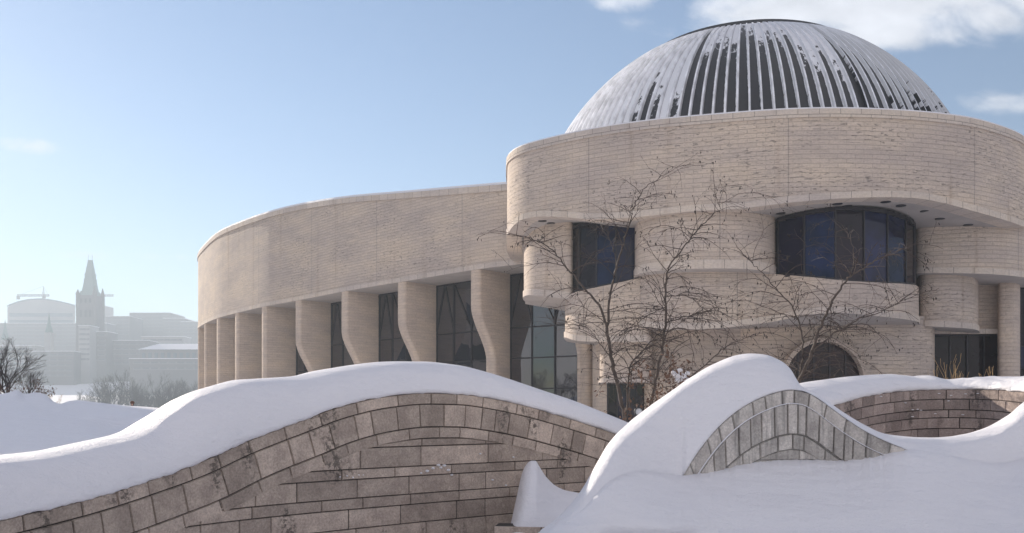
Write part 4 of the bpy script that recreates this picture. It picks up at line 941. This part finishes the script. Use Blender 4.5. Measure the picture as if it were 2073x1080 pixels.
# misty trees on the far bank
gF = 'misty trees on the far bank'
ft = [(186, 760, 'leftmost hazy tree of the clump on the far bank'), (212, 752, 'second hazy tree from the left on the far bank'), (238, 748, 'tallest hazy tree of the clump on the far bank'), (262, 753, 'hazy tree just right of the tallest on the far bank'), (284, 764, 'low hazy tree in a dip of the clump on the far bank'), (306, 755, 'hazy round tree toward the right of the far bank clump'), (330, 768, 'small hazy tree ending the far bank clump'), (362, 772, 'hazy tree apart from the clump, right, on the far bank'), (388, 760, 'hazy tree on the far bank beside the wing of the museum')]
for i, (px, py, lab) in enumerate(ft):
    Y = 330+((i*37) % 50); zt_ = ZR(py, Y); z0 = -12.5
    fan_tree('hazy_tree', lab, Bz(px, Y, z0), (zt_-z0), 60+i, TB, r=.55, depth=7, group=gF, first=.25, nsub=(2, 3), shrink=.80, spread=.42)

# ------------------------------------------------------------------ the city across the river
CITY1 = plain('city_stone', (.16, .15, .15), .9, var=.2, bscale=.05); CITY2 = plain('city_concrete', (.34, .33, .32), .9, var=.15, bscale=.05); CITYG = plain('city_glass', (.10, .14, .17), .25); CROOF = plain('copper_roof', (.12, .20, .18), .7)
def strip_mat():
    m, n, l, b = mat('strip_window'); uv = n.new('ShaderNodeUVMap'); br = nnode(n, 'ShaderNodeTexBrick', Scale=1.0); br.offset = 0
    br.inputs['Brick Width'].default_value = 5.5; br.inputs['Row Height'].default_value = 9; br.inputs['Mortar Size'].default_value = .6
    br.inputs['Color1'].default_value = (.10, .11, .12, 1); br.inputs['Color2'].default_value = (.14, .15, .16, 1); br.inputs['Mortar'].default_value = (.20, .19, .19, 1)
    l.new(uv.outputs[0], br.inputs['Vector']); l.new(br.outputs[0], b.inputs['Base Color']); b.inputs['Roughness'].default_value = .4; return m
CITYW = strip_mat(); DSTONE = plain('dark_sandstone', (.10, .09, .085), .9, var=.2, bscale=.1)
def bld(label, px0, px1, py, Y, dep, m, floors, z0=-5, name='city_block', roofsnow=True, group='city buildings across the river', pb=None, flat=True):
    x0, x1 = G(px0, Y)[0], G(px1, Y)[0]; zt_ = ZR(py, Y); t = thing(name, label, 'building', ((x0+x1)/2, Y, z0), group)
    mb = MB(); mb.box(((x0+x1)/2, Y+dep/2, (z0+zt_)/2), (x1-x0, dep, zt_-z0)); mb.build('wall', m, t)
    if flat:
        mb = MB(); mb.box(((x0+x1)/2, Y+dep/2, zt_+.2), (x1-x0+.6, dep+.6, .4)); mb.build('roof', SNOW if roofsnow else m, t)
    fh = 3.6; nw = max(2, int((x1-x0)/7))
    for k in range(min(floors, 9)):
        z = zt_-2.6-k*fh
        mb = MB(); mb.box(((x0+x1)/2, Y-.02, z), ((x1-x0)*.92, .3, 1.5)); mb.build('window', CITYW, t)
    return t
# broad glass block with arched roof
Y = 900; x0, x1 = G(15, Y)[0], G(152, Y)[0]; t = thing('arched_roof_block', 'wide hazy glass block with a shallow arched roof left of the gothic tower', 'building', ((x0+x1)/2, Y, 0))
pts = []
for k in range(25):
    u = k/24; px = lerp(15, 152, u); py = float(np.interp(px, [15, 20, 40, 60, 80, 100, 120, 140, 152], [622, 619, 612, 608, 607, 608.5, 612, 617, 621])); pts.append((G(px, Y)[0], ZR(py, Y)))
mb = MB(); r_ = []
for dy in (0, 40): r_.append([(x, Y+dy, z) for x, z in pts])
mb.grid(r_, smooth=False); mb.grid([[(x, Y, -5) for x, z in pts], [(x, Y, z-.01) for x, z in pts]], smooth=False); mb.box((x0+.2, Y+20, 40), (.4, 40, 90)); mb.box((x1-.2, Y+20, 40), (.4, 40, 90)); mb.build('wall', CITY2, t)
mb = MB(); mb.grid([[(x, Y-1, z) for x, z in pts], [(x, Y-1, z+1.2) for x, z in pts], [(x, Y+41, z+1.2) for x, z in pts]], smooth=False); mb.build('roof', CITYG, t)
for k in range(9):
    mb = MB(); mb.box(((x0+x1)/2, Y-.1, 98-k*7), ((x1-x0)*.94, .4, 3.4)); mb.build('window', CITYG, t)
bld('long low hazy block spanning the left edge below the arched roof', -60, 216, 655, 840, 30, CITY1, 6)
bld('pale square block standing just right of the gothic tower', 195, 213, 620, 960, 20, CITY2, 7)
bld('hazy block with a plain flat top right of the pale square block', 213, 263, 641, 860, 30, CITY1, 5)
bld('highest flat topped hazy block midway between tower and museum', 262, 345, 634, 900, 40, CITY1, 5)
bld('stepped lower hazy block beside the museum wing', 330, 372, 645, 880, 30, CITY1, 5)
bld('lowest hazy block touching the museum wing', 366, 460, 652, 870, 30, CITY1, 4)
bld('pale narrow hazy block standing below the gothic tower', 159, 182, 660, 640, 14, CITY2, 7)
bld('mid height hazy block below and right of the gothic tower', 182, 216, 672, 650, 18, CITY1, 6)
bld('broad hazy terrace block between the tower and the snowy hipped roof', 214, 300, 690, 660, 20, CITY1, 5)
bld('low hazy block at the far left behind the bare tree', -40, 70, 700, 640, 20, CITY2, 5)
bld('low hazy block behind the faint church spire', 66, 150, 712, 630, 20, CITY1, 5)
bld('hazy block with a white roof line above the snowy hipped roof', 286, 372, 682, 700, 16, CITY2, 4)
# snowy hipped roof hall
Y = 600; x0, x1 = G(282, Y)[0], G(440, Y)[0]; ze, zr = ZR(708, Y), ZR(694, Y); t = thing('hipped_roof_hall', 'low long hall with a bright snowy hipped roof beside the museum wing', 'building', ((x0+x1)/2, Y, 0))
mb = MB(); mb.box(((x0+x1)/2, Y+11, (ze-5)/2-.01), (x1-x0-1, 22, ze+5)); mb.build('wall', CITY1, t)
mb = MB(); a = [mb.V(q) for q in ((x0-1, Y-1, ze), (x1+1, Y-1, ze), (x1+1, Y+24, ze), (x0-1, Y+24, ze), (x0+9, Y+11, zr), (x1-9, Y+11, zr))]
for q in ((0, 1, 5, 4), (1, 2, 5), (2, 3, 4, 5), (3, 0, 4), (3, 2, 1, 0)): mb.Fc([a[i] for i in q])
mb.build('roof', SNOW, t)
for k in range(12):
    mb = MB(); mb.box((lerp(x0, x1, (k+.7)/12.4), Y-.1, ze-4), (2.2, .3, 3.6)); mb.build('window', CITYG, t)
bld('thin lower hall with a white snow edge under the hipped roof', 262, 440, 727, 560, 12, CITY1, 2)
# gothic clock-less tower
Y = 700; tx = G(172, Y)[0]; t = thing('gothic_tower', 'tall dark gothic tower with a tapering spire rising over the hazy city', 'tower', (tx, Y, 0))
def zz(py): return ZR(py, Y)
sc_ = Y/F
mb = MB()
def frus(mb, py0, w0, py1, w1, cy=0):
    z0, z1 = zz(py0), zz(py1); a, b_ = w0*sc_*.44, w1*sc_*.44; y = Y+9+cy
    v = [mb.V((tx+sx*a, y+sy*a, z0)) for sx, sy in ((-1, -1), (1, -1), (1, 1), (-1, 1))]+[mb.V((tx+sx*b_, y+sy*b_, z1)) for sx, sy in ((-1, -1), (1, -1), (1, 1), (-1, 1))]
    for q in ((0, 1, 5, 4), (1, 2, 6, 5), (2, 3, 7, 6), (3, 0, 4, 7), (4, 5, 6, 7)): mb.Fc([v[i] for i in q])
frus(mb, 800, 46, 640, 45); frus(mb, 640, 45, 618, 44); frus(mb, 618, 43, 597, 41); mb.build('tower_wall', DSTONE, t)
mb = MB(); frus(mb, 597, 36, 588, 31); frus(mb, 588, 27, 566, 20); frus(mb, 566, 21.5, 562, 20); frus(mb, 562, 18, 554, 18); frus(mb, 554, 20, 552.5, 20); frus(mb, 552.5, 17, 525, 8); frus(mb, 525, 9, 523.5, 9); mb.build('spire', CROOF, t)
for sx in (-1, 1):
    for sy in (-1, 1):
        mb = MB(); x = tx+sx*17.2*sc_; y = Y+9+sy*17.2*sc_; mb.lathe((x, y, zz(640)), [(1.6, 0), (1.6, zz(596)-zz(640)), (1.9, zz(595)-zz(640)), (.1, zz(585 if sx < 0 else 578)-zz(640))], 8, smooth=False); mb.build('turret', DSTONE, t)
    mb = MB(); mb.tube([(tx+sx*4*sc_, Y+9, zz(524)), (tx+sx*4*sc_, Y+9, zz(512))], .14, 4); mb.build('flagpole', METAL, t)
for k, (py, hgt) in enumerate(((604, 9), (628, 14), (655, 14))):
    for x in (-9, 0, 9):
        mb = MB(); mb.box((tx+x*sc_, Y+9-20*sc_-.1, zz(py)-hgt*sc_/2), (4*sc_, .3, hgt*sc_)); mb.build('window', DARK, t)
# faint church spires
for px, py, Yc_, lab in ((95, 631, 640, 'faint church with a thin spire in front of the arched roof block'), (6, 646, 700, 'faint thin spire at the left picture edge')):
    x = G(px, Yc_)[0]; t = thing('church', lab, 'church', (x, Yc_, 0)); k = Yc_/F; z1 = ZR(py, Yc_); z2 = ZR(py+42, Yc_)
    mb = MB(); mb.box((x, Yc_+3, z2/2-2), (13*k, 13*k, z2+4)); mb.box((x+14*k, Yc_+6, z2/2-12), (24*k, 12*k, z2-18)); mb.build('wall', CITY2, t)
    mb = MB(); mb.lathe((x, Yc_+3, z2), [(8*k, 0), (3.2*k, (z1-z2)*.45), (.05, z1-z2)], 8, smooth=False); mb.build('spire', CROOF, t)
# tower cranes
def crane(px, py, Yc_, left, right, lab, mast=620, apex=20):
    k = Yc_/F; x = G(px, Yc_)[0]; z = ZR(py, Yc_); t = thing('tower_crane', lab, 'crane', (x, Yc_, 0), 'tower cranes over the city')
    mb = MB(); r = .9
    for sx in (-1, 1):
        for sy in (-1, 1): mb.tube([(x+sx*r, Yc_+sy*r, 0), (x+sx*r, Yc_+sy*r, z)], .4, 4)
    zz_ = 40
    while zz_ < z: mb.tube([(x-r, Yc_-r, zz_), (x+r, Yc_-r, zz_+2.4)], .25, 3); mb.tube([(x+r, Yc_-r, zz_+2.4), (x-r, Yc_-r, zz_+4.8)], .25, 3); zz_ += 4.8
    mb.build('mast', METAL, t)
    mb = MB(); xa, xb = x-left*k, x+right*k
    for a, b_ in ((0, 0), (1.6, 0)): mb.tube([(xa, Yc_, z+a), (xb, Yc_, z+a)], .5, 4)
    n = int((xb-xa)/2.5)
    for i in range(n): mb.tube([(lerp(xa, xb, i/n), Yc_, z+(0 if i % 2 else 1.6)), (lerp(xa, xb, (i+1)/n), Yc_, z+(1.6 if i % 2 else 0))], .4, 3)
    mb.build('jib', METAL, t)
    mb = MB(); za = z+apex*k; mb.tube([(x-1, Yc_, z), (x, Yc_, za), (x+1, Yc_, z)], .45, 4); mb.tube([(x, Yc_, za), (xa+4, Yc_, z+1.6)], .16, 3); mb.tube([(x, Yc_, za), (lerp(x, xb, .75), Yc_, z+1.6)], .16, 3); mb.build('cat_head', METAL, t)
    mb = MB(); mb.box((xa+1.6, Yc_, z-1.6), (3, 1.6, 4)); mb.build('counterweight', METAL, t)
    mb = MB(); mb.box((x+1.8, Yc_-1, z-1.2), (2, 2, 2.4)); mb.build('cab', METAL, t)
crane(88, 600, 980, 54, 12, 'dark tower crane with heavy counterweight above the arched roof block')
crane(200, 600, 1050, 8, 30, 'faint small tower crane right of the gothic tower', apex=4)

# ------------------------------------------------------------------ person beyond the snow crest
def person(label, base, H, rz):
    t = thing('person', label, 'person', tuple(base)); t.rotation_euler = (0, 0, 0)
    me = bpy.data.meshes.new('body'); S = H/1.75
    V_ = [(0, 0, .95), (0, 0, 1.15), (0, .01, 1.38), (0, .01, 1.48), (0, 0, 1.56), (0, -.01, 1.68),
          (.19, .01, 1.40), (.26, .02, 1.13), (.24, -.10, .90), (.24, -.13, .82), (-.19, .01, 1.40), (-.26, .02, 1.13), (-.24, -.10, .90), (-.24, -.13, .82),
          (.10, 0, .86), (.11, -.01, .48), (.11, .02, .08), (.12, -.13, .03), (-.10, 0, .86), (-.11, .03, .48), (-.11, .05, .08), (-.12, -.10, .03)]
    Ed = [(0, 1), (1, 2), (2, 3), (3, 4), (4, 5), (2, 6), (6, 7), (7, 8), (8, 9), (2, 10), (10, 11), (11, 12), (12, 13), (0, 14), (14, 15), (15, 16), (16, 17), (0, 18), (18, 19), (19, 20), (20, 21)]
    Rr = [.17, .17, .18, .08, .075, .095, .09, .065, .05, .04, .09, .065, .05, .04, .11, .075, .055, .045, .11, .075, .055, .045]
    M = Matrix.Rotation(rz, 3, 'Z')
    me.from_pydata([tuple(M @ Vector(v)*S) for v in V_], Ed, []); o = bpy.data.objects.new('body', me); C.objects.link(o); o.parent = t
    mo = o.modifiers.new('skin', 'SKIN'); me.skin_vertices[0].data[0].use_root = True
    for i, r in enumerate(Rr): me.skin_vertices[0].data[i].radius = (r*S, r*S*(.72 if i in (1, 2, 0) else 1))
    o.modifiers.new('sub', 'SUBSURF').levels = 2; o.modifiers['sub'].render_levels = 2; me.materials.append(plain('dark_coat', (.03, .028, .035), .8))
    b = Vector(base); mb = MB(); mb.lathe((b.x, b.y, b.z+1.655*S), [(.001, .145*S), (.06*S, .135*S), (.10*S, .09*S), (.113*S, .03*S), (.108*S, .0)], 16); mb.build('hat', plain('brown_hat', (.12, .05, .03), .9), t)
    mb = MB(); f = M @ Vector((0, -.085, 0)); mb.lathe((b.x+f.x*S, b.y+f.y*S, b.z+1.60*S), [(.001, -.055), (.045, -.03), (.052, .01), (.03, .05), (.001, .06)], 10); mb.build('face', plain('skin', (.45, .27, .2), .6), t)
    return t
hd = P(268, 812, 47); person('lone person in dark coat and brown hat, head and shoulders over the snow crest', (hd.x, hd.y, hd.z-1.80), 1.75, .3)

# ------------------------------------------------------------------ haze
hm = bpy.data.materials.new('haze'); hm.use_nodes = True; hn = hm.node_tree; hn.nodes.remove(hn.nodes['Principled BSDF'])
pv = hn.nodes.new('ShaderNodeVolumePrincipled'); pv.inputs['Color'].default_value = (.76, .88, 1, 1); pv.inputs['Density'].default_value = .00092; pv.inputs['Anisotropy'].default_value = .22
hn.links.new(pv.outputs[0], hn.nodes['Material Output'].inputs['Volume'])
mb = MB(); mb.box((-150, 640, 62), (1700, 1400, 152)); o = mb.build('haze', hm); tag(o, kind='stuff')
o.visible_shadow = True
